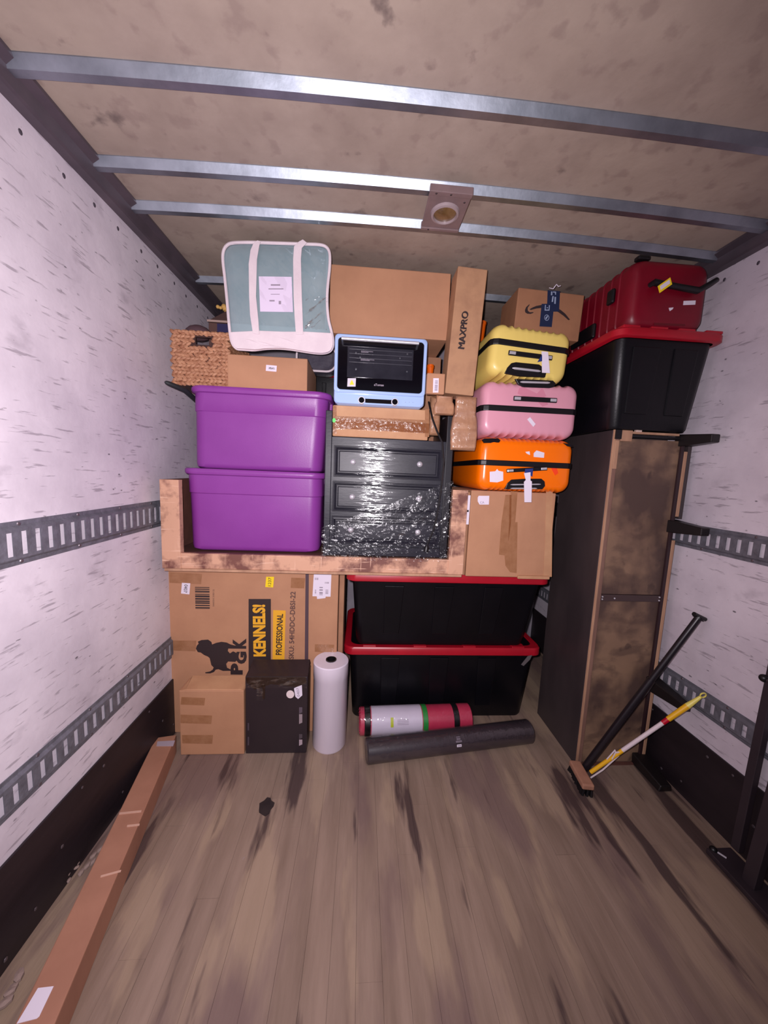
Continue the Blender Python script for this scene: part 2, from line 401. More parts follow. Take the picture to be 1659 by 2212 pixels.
# ------------------------------------------------------------------ boxes
def carton(name, label, loc, w, d, h, M=KR, rot=(0, 0, 0), cat='box', group=None, bevel=.004, dent=0.0):
    T = thing(name, label, cat, loc, rot, group)
    mb = MB(); nx, ny, nz = 6, 4, 6
    bm = MB().box(-w / 2, w / 2, 0, d, 0, h)
    bm.build('body', M, T, bevel=bevel)
    return T
def fit_carton(name, label, xl, xr, yt, yb, Y, d, **k):
    x0, x1, z0, z1 = fitbox(xl, xr, yt, yb, Y)
    zo = k.pop('z0', None); zt = k.pop('z1', None)
    if zo is not None: z0 = zo
    if zt is not None: z1 = zt
    return carton(name, label, ((x0 + x1) / 2, Y, z0), x1 - x0, d, z1 - z0, **k), (x1 - x0), z1 - z0
def barcode(T, x0, y0, x1, y1, n, vertical, M=INK, name='barcode'):
    mb = MB(); R = random.Random(3); t = 0.0
    a = onf(T, x0, y0, -.002); b = onf(T, x1, y1, -.002)
    while t < 1:
        wd = R.uniform(.3, 1.3) / n
        if vertical: mb.box(min(a.x, b.x), max(a.x, b.x), -.0016, -.0010, a.z + (b.z - a.z) * min(1, t + wd), a.z + (b.z - a.z) * t)
        else: mb.box(a.x + (b.x - a.x) * t, a.x + (b.x - a.x) * min(1, t + wd), -.0016, -.0010, b.z, a.z)
        t += wd + R.uniform(.3, 1.0) / n
    return mb.build(name, M, T)

# kennel carton
YK = 1.727
T, w_, h_ = fit_carton('kennel_carton', 'huge brown carton printed with a black dog and KENNELS, leaning upright by the left wall',
                       367.5, 727, 1232, 1620, YK, .20, z0=0, z1=.904)
cx = T.location.x
MB().box(w_ / 2 + .003, w_ / 2 + .030, .012, .20, .0, .900).build('side_flap', KR2, T, bevel=.004)
S = .02
decal(T, [(537, 1294), (585, 1294), (585, 1480), (537, 1480)], INK, 'printed_panel', y=-.0010)
decal(T, [(590, 1318), (617, 1319), (613, 1480), (588, 1480)], YEL, 'printed_panel', y=-.0010)
text_px(T, 'KENNELS!', (561, 1418), (559, 1306), 26, YEL, .045, y=-.0022)
text_px(T, 'PROFESSIONAL', (602, 1415), (605, 1326), 12.5, INK, .022, y=-.0022)
text_px(T, 'SKU: 54HDDC-DBSI-22', (629, 1424), (633, 1278), 10.5, INKB, .022, y=-.0022)
barcode(T, 421, 1268, 453, 1316, 16, True)
text_px(T, '54HDDC DBSI 22', (461, 1310), (461, 1273), 3, INKB, y=-.002)
decal(T, [(393, 1259), (411, 1260), (409, 1284), (391, 1282)], WHITE, 'sticker', y=-.0015)
text_px(T, '0407', (402, 1263), (400, 1280), 7, INK, y=-.003)
decal(T, [(575, 1246), (592, 1246), (590, 1269), (573, 1268)], YST, 'sticker', y=-.0015)
text_px(T, '1237', (582, 1266), (583, 1248), 6, INK, y=-.003)
decal(T, [(660, 1237), (667, 1237), (665, 1560), (657, 1560)], mat('strap_grey', (84, 66, 74), .4), 'strap', y=-.0020)
decal(T, [(678, 1238), (716, 1238), (714, 1289), (675, 1288)], WHITE, 'shipping_label', y=-.0015)
decal(T, [(684, 1286), (704, 1286), (703, 1292), (685, 1294)], WHITE, 'shipping_label', y=-.0018)
for q in ((680, 1248, 689, 1253), (702, 1257, 712, 1261), (680, 1274, 683, 1284), (690, 1268, 697, 1289), (703, 1274, 709, 1285)):
    barcode(T, *q, 5, q[3] - q[1] > 9, INKG, 'label_print')
for a in (((365, 1236), (436, 1240), (434, 1262), (366, 1259)), ((366, 1384), (424, 1384), (422, 1407), (366, 1405)),
          ((629, 1248), (659, 1249), (657, 1271), (628, 1270)), ((680, 1392), (722, 1393), (720, 1410), (680, 1408))):
    decal(T, a, TAPE, 'tape', y=-.0010)
def c7(*pts): return [(340 + a * .2532, 1200 + b * .2532) for a, b in pts]
dog = c7((345, 735), (375, 722), (432, 718), (460, 738), (466, 760), (500, 746), (545, 737), (590, 743), (620, 758), (655, 768),
         (752, 780), (752, 796), (604, 794), (600, 815), (618, 836), (645, 818), (662, 826), (684, 838), (668, 868), (682, 890), (664, 908),
         (604, 904), (586, 925), (594, 958), (622, 972), (645, 965), (650, 985), (600, 984), (560, 985), (520, 970), (498, 974), (482, 994),
         (450, 1006), (410, 1005), (408, 997), (448, 990), (472, 974), (480, 955), (460, 935), (452, 900), (446, 876), (430, 862),
         (400, 850), (370, 828), (345, 824), (328, 795), (336, 770), (352, 752))
decal(T, dog, INK, 'dog_emblem', y=-.0012)
text_px(T, 'P', c7((676, 1016))[0], c7((676, 920))[0], 24, INK, .06, y=-.0022)
text_px(T, 'G', c7((715, 925))[0], c7((715, 820))[0], 22, INK, .06, y=-.0022)
text_px(T, 'K', c7((700, 795))[0], c7((700, 708))[0], 27, INK, .06, y=-.0022)

# small brown carton at its foot
T, w_, h_ = fit_carton('small_carton', 'small plain brown carton on the floor before the huge dog-printed carton', 388, 527, 1492, 1628, 1.580, .105, z0=0)
z = h_
MB().hexa([(-w_ / 2 + .01, .004, z), (w_ / 2 - .004, .004, z), (w_ / 2 - .004, .098, z + .004), (-w_ / 2 + .01, .098, z + .004),
           (-w_ / 2 + .03, .006, z + .003), (w_ / 2 - .02, .006, z + .003), (w_ / 2 - .02, .098, z + .016), (-w_ / 2 + .02, .098, z + .016)]).build('flap', KR3, T, bevel=.001)
for a in (((392, 1506), (443, 1508), (441, 1524), (390, 1522)), ((390, 1544), (458, 1546), (456, 1564), (390, 1562)), ((393, 1588), (460, 1588), (458, 1607), (394, 1606))):
    decal(T, a, TAPE, 'tape')

# black carton
BC = mat('black_carton', (36, 26, 32), .45, c2=(42, 31, 36), vscale=5, bump=.15, bscale=20, coat=.15)
T, w_, h_ = fit_carton('black_carton', 'black taped carton with a round white sticker, between brown carton and white roll', 530, 663, 1462, 1627, 1.583, .108, z0=0, M=BC)
decal(T, [(532, 1463), (660, 1463), (662, 1476), (640, 1484), (585, 1478), (550, 1490), (532, 1474)], TAPEC, 'clear_tape', y=-.0014)
decal(T, [(565, 1480), (573, 1480), (572, 1510), (567, 1510)], TAPEC, 'clear_tape', y=-.0014)
cc = (627, 1500)
decal(T, [(cc[0] + cos(k * pi / 10) * 8.5, cc[1] + sin(k * pi / 10) * 8.5) for k in range(20)][::-1], mat('sticker_pink', (226, 208, 208), .5), 'sticker')
decal(T, [(635, 1487), (641, 1484), (652, 1480), (653, 1502), (644, 1510), (638, 1505)], WHITE, 'sticker')
text_px(T, '0407', (645, 1505), (643, 1486), 5, INKG, y=-.003)
for a, b, c_ in ((1528, 1542, (90, 78, 88)), (1543, 1564, (150, 134, 138)), (1586, 1597, (78, 68, 74)), (1598, 1611, (170, 152, 160))):
    decal(T, [(646, a), (653, a), (653, b - 3), (646, b)], mat('carton_print', c_, .6), 'printed_mark')
for a, b in ((1562, 1578), (1592, 1610)): decal(T, [(535, a), (538, a), (538, b), (535, b)], mat('carton_print', (74, 62, 70), .6), 'printed_mark')
M_ = MB(); zt = h_
M_.hexa([(-w_ / 2, .0, zt), (w_ / 2, 0, zt), (w_ / 2, .104, zt + .01), (-w_ / 2, .104, zt + .01), (-w_ / 2 + .01, .02, zt + .004), (w_ / 2 - .006, .02, zt + .004), (w_ / 2 - .004, .106, zt + .03), (-w_ / 2 + .006, .106, zt + .028)])
M_.build('lid_flap', BC, T, bevel=.002)
BFILM = crease_film('carton_film', .50, .60, .35, 10, (14, 1, 40), .25)
sheet(T, 'clear_tape', BFILM, -w_ / 2 + .002, w_ / 2 - .002, h_ - .055, h_ - .002, -.0035, 40, 14, lambda x, z, u, v: -abs(noise.noise(Vector((x * 50, z * 60, 2)))) * .004, top=None)
sheet(T, 'clear_tape', BFILM, -w_ / 2 + .055, -w_ / 2 + .085, h_ - .12, h_ - .055, -.0030, 8, 16, lambda x, z, u, v: -abs(noise.noise(Vector((x * 60, z * 50, 2)))) * .003)

# white film roll
ROLLM = mat('white_film_roll', (228, 217, 230), .32, c2=(216, 205, 219), vscale=3, bump=.2, bscale=30, stretch=(1, 1, .2), coat=.4)
b = at(712, 1632, Z=0); rr = .0875
T = thing('film_roll', 'tall white roll of wrapping film standing on end on the floor', 'roll', (at(713, 1520, Y=b.y + rr).x, b.y + rr, 0))
ht = at(712, 1425, Y=b.y + rr).z
cyl = lambda r, z, n=40: [(cos(2 * pi * k / n) * r, sin(2 * pi * k / n) * r, z) for k in range(n)]
MB().loft([cyl(.026, ht), cyl(rr - .004, ht), cyl(rr, ht - .004), cyl(rr, ht - .075), cyl(rr - .0015, ht - .077), cyl(rr - .001, .01), cyl(rr - .006, 0)], False, True).build('film', ROLLM, T, smooth=True)
MB().loft([cyl(.027, ht - .001), cyl(.0265, ht + .004), cyl(.022, ht + .004), cyl(.022, ht - .05)], False, True).build('core', BLK2, T, smooth=True)

# lower black totes with red lids
def tote(name, label, loc, wt, dt, wb_, db, h, lid=True, rot=(0, 0, 0), lidh=.045, over=.025, ribs=((-.28, .05), (-.02, .05), (.24, .05)), group='black totes with red lids'):
    T = thing(name, label, 'tote', loc, rot, group)
    def ring(w, d, z, r=.04): return [(x, y + dt / 2, z) for x, y in rrect(w, d, r, 6)]
    mb = MB(); mb.loft([ring(wb_, db, 0), ring(wb_ + .01, db + .01, .012), ring(wt - .012, dt - .012, h - lidh), ring(wt, dt, h - lidh), ring(wt, dt, h - .004)])
    mb.build('body', BLK, T, smooth=True)
    for fx, fw in ribs:      # raised vertical panels of the front
        x = fx * wt; hw = fw * wt
        yb = lambda z: dt / 2 - (db + .01 + (dt - .012 - db - .01) * (z - .012) / (h - lidh - .012)) / 2
        za, zb = .16 * h, h - lidh - .03
        k = .82
        MB().hexa([(x - hw * k, yb(za) - .005, za), (x + hw * k, yb(za) - .005, za), (x + hw * k, yb(za) + .01, za), (x - hw * k, yb(za) + .01, za),
                   (x - hw, yb(zb) - .006, zb), (x + hw, yb(zb) - .006, zb), (x + hw, yb(zb) + .01, zb), (x - hw, yb(zb) + .01, zb)]).build('rib', BLK, T, bevel=.003)
    wl_, dl = wt + over * 2, dt + over * 2
    mb = MB(); mb.loft([ring(wl_ - .01, dl - .01, h - lidh, .05), ring(wl_, dl, h - lidh + .004, .05), ring(wl_, dl, h - .008, .05), ring(wl_ - .012, dl - .012, h, .05), ring(wl_ - .07, dl - .07, h, .05), ring(wl_ - .09, dl - .09, h - .014, .05)])
    mb.build('lid', RED, T, smooth=True)
    for k in range(4):
        x = (-.375 + .25 * k) * wl_
        MB().box(x - .036, x + .036, -over + .006, -over + .045, h - .004, h + .008).build('latch', RED, T, bevel=.003)
    return T
x0, x1 = at(762, 1480, Y=1.80).x, at(1142, 1480, Y=1.80).x
zl1 = at(950, 1400, Y=1.775).z
lx0, lx1 = at(742, 1415, Y=1.775).x, at(1172, 1410, Y=1.775).x
tote('storage_tote', 'lowest black tote with red lid, on the floor behind the pink mat', ((lx0 + lx1) / 2, 1.800, 0), lx1 - lx0 - .05, .50, (lx1 - lx0) - .12, .42, zl1)
lx0, lx1 = at(748, 1248, Y=1.70).x, at(1188, 1248, Y=1.70).x
zl2 = .905
tote('storage_tote', 'black tote with red lid standing on the lowest tote, under the wooden frame', ((lx0 + lx1) / 2, 1.706, zl1 + .009), lx1 - lx0 - .05, .58, (lx1 - lx0) - .13, .40, zl2 - zl1 - .009, lidh=.056)

# mats on the floor
PINK = mat('pink_foam', (196, 56, 88), .5, c2=(178, 44, 76), vscale=5, bump=.1, bscale=90, coat=.5)
GREEN = mat('green_band', (36, 140, 58), .45, coat=.4); WRAPW = mat('white_wrap', (216, 206, 224), .42, c2=(206, 196, 214), vscale=6, bump=.2, bscale=14, coat=.4)
def roll_thing(name, label, A, B, r):
    A = Vector(A); B = Vector(B); v = B - A
    T = thing(name, label, 'mat', ((A.x + B.x) / 2, (A.y + B.y) / 2, 0), (0, 0, atan2(v.y, v.x)))
    return T, v.length
def tubeseg(x0, x1, r, z, n=36, e=.004):
    rg = lambda x, q: [(x, cos(2 * pi * k / n) * q, z + sin(2 * pi * k / n) * q) for k in range(n)]
    return MB().loft([rg(x0, r - e), rg(x0 + e, r), rg(x1 - e, r), rg(x1, r - e)])
r = .068
A = at(776, 1578, Y=1.72); Bp = at(1012, 1562, Y=1.74)
T, Ln = roll_thing('yoga_mat', 'rolled pink exercise mat with a white wrapper and green band, on the floor', (A.x, 1.715, 0), (Bp.x, 1.742, 0), r)
h2 = Ln / 2
mb = tubeseg(-h2, h2, r, r); mb.build('mat', PINK, T, smooth=True)
sp = MB()     # spiral end face
for k in range(60):
    a = k * .42; q = r * .94 * (1 - k / 62); sp.ball((-h2 - .001, cos(a) * q, r + sin(a) * q), .004, 6, (.5, 1, 1))
sp.build('spiral_end', PINK, T)
fx = lambda px: (onf(T, px, 1560, -.03).x)
tubeseg(fx(801), fx(911), r + .0022, r).build('wrapper', WRAPW, T, smooth=True)
tubeseg(fx(911), fx(923), r + .0024, r).build('green_band', GREEN, T, smooth=True)
for a, b in ((787, 800), (977, 989)): tubeseg(fx(a), fx(b), r + .004, r).build('strap', BLK2, T, smooth=True)
lab = lambda x0_, x1_, a0, a1, M, nm, q: MB().loft([[(x_, -cos(a) * (r + q), r + sin(a) * (r + q)) for x_ in (x0_, x1_)] for a in [a0 + (a1 - a0) * k / 6 for k in range(7)]], False, False, False).build(nm, M, T, smooth=True)
lab(fx(842), fx(848), .15, .8, mat('lime_print', (186, 196, 50), .5), 'lettering', .003)
for q in (.3, .4, .5, .6): lab(fx(856), fx(880), q, q + .03, INKG, 'lettering', .003)
# pale torn end of the wrapper, clear bag around the mat
film_b = tubeseg(-h2 - .012, h2 + .006, r + .006, r + .005, e=.012); film_b.build('clear_bag', FILM, T, smooth=True)

DKR = mat('charcoal_roll', (58, 48, 54), .42, c2=(48, 40, 46), vscale=6, bump=.2, bscale=16, coat=.35)
r = .056
A = at(790, 1662, Z=0); Bp = at(1150, 1614, Z=0)
T, Ln = roll_thing('long_roll', 'long charcoal roll in clear plastic lying in front of the pink mat', (A.x, A.y + .045, 0), (Bp.x, Bp.y + .045, 0), r)
h2 = Ln / 2
tubeseg(-h2, h2, r, r, e=.006).build('roll', DKR, T, smooth=True)
tubeseg(-h2 - .01, h2 + .004, r + .003, r + .002, e=.01).build('clear_bag', FILM, T, smooth=True)
x_ = onf(T, 985, 1630, -.03).x
lab(x_ - .012, x_ + .012, .22, .40, WHITE, 'barcode_label', .006)
lab(x_ - .009, x_ + .009, .27, .35, INKG, 'barcode_label', .007)
for q in (.55, .62, .72, .80, .9): lab(x_ - .016 + .006 * (q > .7), x_ + .016 - .006 * (q > .7), q, q + .03, INKG, 'printed_mark', .006)

# ------------------------------------------------------------------ rustic wooden frame on the kennel carton
def rustic():
    M = mat('rustic_wood', (206, 158, 130), .6, c2=(116, 72, 62), vscale=7, bump=.4, bscale=20, stretch=(1, 1, 1), contrast=(.46, .60))
    spots(M, (226, 184, 158), 1.0, .60, .66, .8, (6, 6, 90))
    spots(M, (222, 178, 152), 1.0, .64, .70, .7, (90, 6, 5))
    return M
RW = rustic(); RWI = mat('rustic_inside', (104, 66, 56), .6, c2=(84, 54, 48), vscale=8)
YFm = 1.615
px0, px1 = at(357, 1220, Y=YFm).x, at(997, 1220, Y=YFm).x
zr0, zr1 = .906, at(600, 1200, Y=YFm).z
T = thing('rustic_bench', 'upturned distressed wood frame with two posts, carrying purple tubs and black dresser', 'furniture', ((px0 + px1) / 2, YFm, zr0))
W2 = (px1 - px0) / 2; ZP = at(370, 1036, Y=YFm).z - zr0; ZP2 = at(985, 1058, Y=YFm).z - zr0
MB().box(-W2, W2, 0, .022, .012, zr1 - zr0).build('rail', RW, T, bevel=.002)
MB().box(-W2 - .002, W2 + .002, -.006, .50, 0, .012).build('shelf_board', WOODP, T, bevel=.001)
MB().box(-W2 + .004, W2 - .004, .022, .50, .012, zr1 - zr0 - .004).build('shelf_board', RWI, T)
pwd = .083
MB().box(-W2 - .012, -W2 + pwd - .012, -.004, .030, .012, ZP).build('post', RW, T, bevel=.002)
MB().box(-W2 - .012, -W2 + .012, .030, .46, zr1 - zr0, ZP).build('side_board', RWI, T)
MB().box(W2 - .066, W2 + .008, -.004, .030, .012, ZP2).build('post', RW, T, bevel=.002)
ZS = zr1          # top of the frame's board (world)

# ------------------------------------------------------------------ purple tubs
def tub(name, label, xl_t, xr_t, xl_b, xr_b, yt, yb, Y, z0, z1, group='purple storage tubs', d=.40):
    a, b = at(xl_t, yt + 12, Y=Y - .02).x, at(xr_t, yt + 12, Y=Y - .02).x
    c, e = at(xl_b, yb - 12, Y=Y + .02).x, at(xr_b, yb - 12, Y=Y + .02).x
    wt, wb_ = b - a, e - c; cx = (a + b) / 2; cb_ = (c + e) / 2 - cx; h = z1 - z0
    T = thing(name, label, 'tub', (cx, Y, z0), group=group)
    def ring(w, dd, z, r, ox=0): return [(x + ox, y + d / 2, z) for x, y in rrect(w, dd, r, 7)]
    L_ = lambda t: wb_ + (wt - .03 - wb_) * t
    mb = MB()
    hs = h * .70
    mb.loft([ring(wb_ - .03, d - .08, 0, .05, cb_), ring(wb_ - .008, d - .058, .008, .055, cb_), ring(wb_, d - .05, .024, .06, cb_),
             ring(L_(.70), d - .04, hs, .06, cb_ * .3), ring(L_(.70) + .006, d - .032, hs + .004, .06, cb_ * .3),
             ring(L_(.97), d - .018, h - .030, .06), ring(wt - .006, d, h - .026, .07), ring(wt, d + .006, h - .018, .07),
             ring(wt, d + .006, h - .006, .07), ring(wt - .008, d - .002, h, .07), ring(wt - .03, d - .022, h - .003, .06), ring(L_(.93) - .01, d - .05, h - .03, .05), ring(wb_ - .02, d - .09, .02, .05, cb_)])
    mb.build('body', PUR, T, smooth=True)
    MB().box(-wt / 2 + .004, -wt / 2 + .05, d * .35, d * .65, h - .06, h - .02).build('handle', PUR, T, bevel=.006)
    MB().box(wt / 2 - .05, wt / 2 - .004, d * .35, d * .65, h - .06, h - .02).build('handle', PUR, T, bevel=.006)
    return T
z1 = at(540, 1016, Y=1.64).z
tub('storage_tub', 'lower purple plastic tub, standing on the wooden frame left of the dresser', 382, 700, 406, 688, 1010, 1192, 1.645, ZS + .002, z1, d=.42)
z2 = at(550, 838, Y=1.638).z
tub('storage_tub', 'upper purple plastic tub, stacked on the other purple tub under the woven basket', 396, 714, 414, 694, 828, 1012, 1.640, z1 + .001, z2, d=.42)
ZT = z2
# black padded stick poking out left of the upper tub
A = at(356, 825, Y=1.585); Bp = at(398, 842, Y=1.645)
tag(MB().tube([A, A + (Bp - A) * .06, A + (Bp - A) * .2, Bp, Bp + Vector((-.006, .16, -.03))], [.004, .008, .010, .012, .012], 10).build('umbrella', mat('black_cloth', (30, 32, 36), .6), smooth=True),
    'black folded umbrella end poking out between the left wall and upper purple tub', 'umbrella')

# ------------------------------------------------------------------ black dresser
YD = 1.625
DB = mat('black_lacquer', (28, 28, 38), .40, c2=(38, 37, 48), vscale=4, bump=.08, bscale=30, stretch=(1, 1, 4), spec=.35)
DB2 = mat('black_lacquer_edge', (24, 22, 30), .4)
x0 = at(700, 1080, Y=YD).x; x1 = at(972, 1080, Y=YD).x; zb = ZS + .003
T = thing('dresser', 'black lacquered chest of three drawers wrapped in clear film on the wooden frame', 'dresser', ((x0 + x1) / 2, YD, zb))
W2 = (x1 - x0) / 2; zt = at(830, 947, Y=YD).z - zb; zp1 = at(713, 886, Y=YD).z - zb; zp2 = at(966, 898, Y=YD).z - zb
MB().box(-W2 + .02, W2 - .02, .012, .40, .01, zt).build('carcass', DB, T, bevel=.003)
MB().box(-W2, -W2 + .030, 0, .41, 0, zp1).build('side_panel', DB, T, bevel=.003)
MB().box(W2 - .034, W2, 0, .41, 0, zp2).build('side_panel', DB2, T, bevel=.003)
def P2(a, b): q = onf(T, a, b, 0); return q.x, q.z
for (xa, ya, xb, yb_, knobs) in ((721, 962, 954, 1030, ((763, 998), (906, 1003))), (718, 1038, 952, 1104, ((761, 1073), (904, 1077))), (716, 1113, 949, 1172, ((758, 1144), (902, 1149)))):
    zc_ = onf(T, (xa + xb) / 2, ya + 5, 0).z; zd_ = onf(T, (xa + xb) / 2, yb_ + 4, 0).z
    xa_, xb_ = P2(xa, (ya + yb_) / 2)[0], P2(xb, (ya + yb_) / 2)[0]
    D = MB().box(xa_, xb_, -.004, .02, zd_, zc_).build('drawer', DB, T, bevel=.0025)
    def fr(m0, m1, y0, y1):   # a sloped moulding ring
        o_ = [(xa_ + m0, y0, zd_ + m0), (xb_ - m0, y0, zd_ + m0), (xb_ - m0, y0, zc_ - m0), (xa_ + m0, y0, zc_ - m0)]
        i_ = [(xa_ + m1, y1, zd_ + m1), (xb_ - m1, y1, zd_ + m1), (xb_ - m1, y1, zc_ - m1), (xa_ + m1, y1, zc_ - m1)]
        return o_, i_
    rr_ = []
    for m0, y0 in ((.004, -.004), (.006, -.011), (.011, -.012), (.017, -.004), (.020, -.0045), (.021, -.010), (.024, -.010), (.028, -.005)):
        rr_.append(fr(m0, m0, y0, y0)[0])
    MB().loft(rr_, False, False).build('moulding', DB, D)
    for a, b_ in knobs:
        q = onf(T, a, b_, -.01)
        k = MB(); rg = lambda r_, y_: [(q.x + cos(2 * pi * j / 18) * r_, y_, q.z + sin(2 * pi * j / 18) * r_) for j in range(18)]
        k.loft([rg(.005, -.002), rg(.005, -.012), rg(.012, -.016), rg(.013, -.021), rg(.009, -.027), rg(.003, -.029)])
        k.build('knob', CHROME, D, smooth=True)
MB().box(-W2 + .03, W2 - .034, -.002, .02, .004, onf(T, 830, 1182, 0).z).build('plinth', DB, T, bevel=.003)
# clear film stretched over its lower two thirds: real folds
def folds(x, z, u, v):
    a = noise.noise(Vector((x * 16 - z * 20, z * 60 + x * 34, 3)))
    b = noise.noise(Vector((x * 40, z * 120, 7)))
    amt = max(.15, 1 - v * 1.0) * (.55 + .45 * u)
    return -abs(a) * .018 * amt + b * .006 * amt
FILMD = film('stretch_film_tight', .05, .075, .75, 10, (.25, 1, 8))
FILMW = crease_film('stretch_film_wrinkled')
sheet(T, 'stretch_film', FILMD, -W2 - .001, W2 - .02, .16, zt - .02, -.033, 30, 30, lambda x, z, u, v: -.048 * x)
sheet(T, 'stretch_film', FILMW, -W2 - .004, W2 + .002, -.008, .30, -.034, 110, 100, folds, top=lambda u: .14 + .24 * u)
A = onf(T, 921, 1192, -.04)
# mains cord hanging down the right side
pts = [onf(T, a, b, y) for a, b, y in ((926, 868, .02), (934, 905, -.02), (944, 932, -.03), (955, 955, -.035), (958, 1000, -.036), (952, 1060, -.036), (944, 1110, -.038), (936, 1145, -.04), (926, 1168, -.042), (922, 1178, -.043))]
cord = thing('power_cord', 'black power cord with a plug hanging down the front of the dresser', 'cord', T.matrix_basis.translation)
ps = []
for i in range(len(pts) - 1):
    for k in range(4): ps.append(pts[i].lerp(pts[i + 1], k / 4))
ps.append(pts[-1])
MB().tube(ps, .0042, 8).build('cord', BLK2, cord, smooth=True)
e = pts[-1]
MB().tube([e, e + Vector((-.001, 0, -.012)), e + Vector((-.003, 0, -.03))], [.006, .011, .012], 10).build('plug', BLK2, cord, smooth=True)

# taped brown carton on the dresser
T, w_, h_ = fit_carton('taped_carton', 'low wide brown carton sealed with clear tape, under the blue oven', 719, 926, 880, 941, 1.635, .30, z0=zt + zb + .001, M=KR3)
zt2 = zt + zb + .001 + h_
decal(T, [(719, 898), (927, 908), (926, 916), (719, 905)], TAPE, 'tape')
decal(T, [(720, 904), (928, 915), (926, 936), (720, 925)], TAPEC, 'clear_tape', y=-.0014)
for a in ((719, 876, 727, 936), (918, 884, 927, 944)): decal(T, [(a[0], a[1]), (a[2], a[1]), (a[2], a[3]), (a[0], a[3])], TAPE, 'tape', y=-.0009)
q = onf(T, 722, 908, -.002)
MB().prism([(q.x - .001 + cos(k * pi / 8) * .008, q.z + sin(k * pi / 8) * .010) for k in range(16)], -.0026, -.0016).build('sticker', mat('green_dot', (80, 220, 90), .4), T)
def crinkle(x, z, u, v): return -abs(noise.noise(Vector((x * 70, z * 130, 1)))) * .004
x_0, x_1 = -w_ / 2 + .01, w_ / 2 - .01
sheet(T, 'clear_tape', crease_film('tape_gloss', .57, .68, .14, 0, (30, 1, 50), .28), x_0, x_1, h_ * .22, h_ * .60, -.003, 60, 14, crinkle)

# ------------------------------------------------------------------ blue oven
BLUE = mat('pale_blue_enamel', (166, 192, 236), .3, coat=.5)
GLS = mat('black_glass', (8, 7, 14), .08, coat=.4)
YO = 1.600
x0, x1, z0, z1 = fitbox(722, 920, 728, 876, YO)
z0 = zt2 + .001
T = thing('toaster_oven', 'pale blue countertop oven with black glass door and chrome handle', 'oven', ((x0 + x1) / 2, YO, z0))
W2 = (x1 - x0) / 2; H = z1 - z0
rr_ = lambda m_, y_, r_=.022: [(x, y_, z + H / 2) for x, z in rrect(2 * W2 - 2 * m_, H - 2 * m_, r_, 6)]
MB().loft([rr_(.004, 0), rr_(0, .006), rr_(0, .28), rr_(.01, .30)]).build('body', BLUE, T, smooth=True)
zs = onf(T, 820, 853, 0).z
dz = onf(T, 820, 730, 0).z
fr_ = lambda m_, y_, r_=.018: [(x, y_, z + (zs + H - .002) / 2) for x, z in rrect(2 * W2 - .002 - 2 * m_, H - zs - 2 * m_, r_, 6)]
D = MB().loft([fr_(0, .001), fr_(0, -.010), fr_(.003, -.013), fr_(.012, -.013), fr_(.015, -.008)], False, True).build('door', BLUE, T, smooth=True)
MB().loft([fr_(.0145, -.009, .006), fr_(.0145, -.0105, .006)]).build('glass', GLS, D)
gx0, gx1 = onf(T, 750, 790, -.011).x, onf(T, 892, 790, -.011).x; gz1, gz0 = onf(T, 820, 752, -.011).z, onf(T, 820, 818, -.011).z
GW = mat('oven_window', (34, 34, 42), .12, c2=(46, 46, 54), vscale=12, coat=.3)
MB().box(gx0, gx1, -.0118, -.0106, gz0, gz1).build('window', GW, D)
rk = mat('rack_steel', (120, 122, 130), .3, metal=.8)
for k in range(4): MB().box(gx0 + .008, gx1 - .006, -.0124, -.0116, gz1 - .012 - k * .018, gz1 - .010 - k * .018).build('rack', mat('rack_line', (70, 70, 78), .3), D)
for row, cnt in ((.018, 16), (.022, 10), (.052, 18), (.056, 12)):
    mb = MB()
    for k in range(cnt): mb.ball((gx0 + .06 + k * .0033, -.0126, gz1 - row), .0011, 6)
    mb.build('vent_holes', WHITE, D, kind='stuff')
for a, b in ((769, 762), (880, 765), (769, 797), (879, 803), (778, 772), (864, 774)):
    q = onf(T, a, b, -.012); MB().box(q.x - .003, q.x + .003, -.0128, -.0116, q.z - .003, q.z + .003).build('screw', rk, D)
A = onf(T, 738, 730, -.045); Bp = onf(T, 905, 738, -.045)
hz = (A.z + Bp.z) / 2 - .004
Hh = MB().tube([(A.x, -.045, hz), (Bp.x, -.045, hz)], .0065, 14).build('handle', CHROME, D, smooth=True)
for x_ in (A.x + .004, Bp.x - .004): MB().tube([(x_, -.045, hz), (x_, -.011, hz - .012)], .005, 8).build('bracket', rk, Hh, smooth=True)
decal(T, [(751, 817), (769, 817), (768, 835), (750, 835)], mat('beige_sticker', (206, 200, 210), .5), 'sticker', y=-.0118)
decal(T, [(760, 820), (765, 831), (755, 831)][::-1], YST, 'warning_triangle', y=-.0128)
text_px(T, 'aTomae', (808, 831), (829, 832), 5, INKG, .02, y=-.0122)
def disc(T, name, px, py, r_, y0, y1, M, par=None):
    q = onf(T, px, py, y1); n = 24
    rg = lambda s_, y_: [(q.x + cos(2 * pi * k / n) * s_, y_, q.z + sin(2 * pi * k / n) * s_) for k in range(n)]
    return MB().loft([rg(r_, y0), rg(r_, y1 + .001), rg(r_ - .001, y1)]).build(name, M, par or T, smooth=True)
decal(T, [(789, 861), (847, 864), (847, 873), (789, 870)], mat('display_black', (14, 8, 12), .15), 'display', y=-.0015)
for a, b in ((781, 864), (853, 868)):
    k = disc(T, 'knob', a, b, .0165, 0, -.012, CHROME); disc(T, 'knob_face', a, b, .0125, -.010, -.0135, GLS, k)
for a in (876, 884, 892): disc(T, 'touch_mark', a, 869, .0015, 0, -.001, mat('mark_grey', (146, 160, 196), .5))

# ------------------------------------------------------------------ upper boxes
T, w_, h_ = fit_carton('large_carton', 'large plain brown carton near the ceiling, above and behind the blue oven', 712, 971, 580, 727, 1.70, .38)
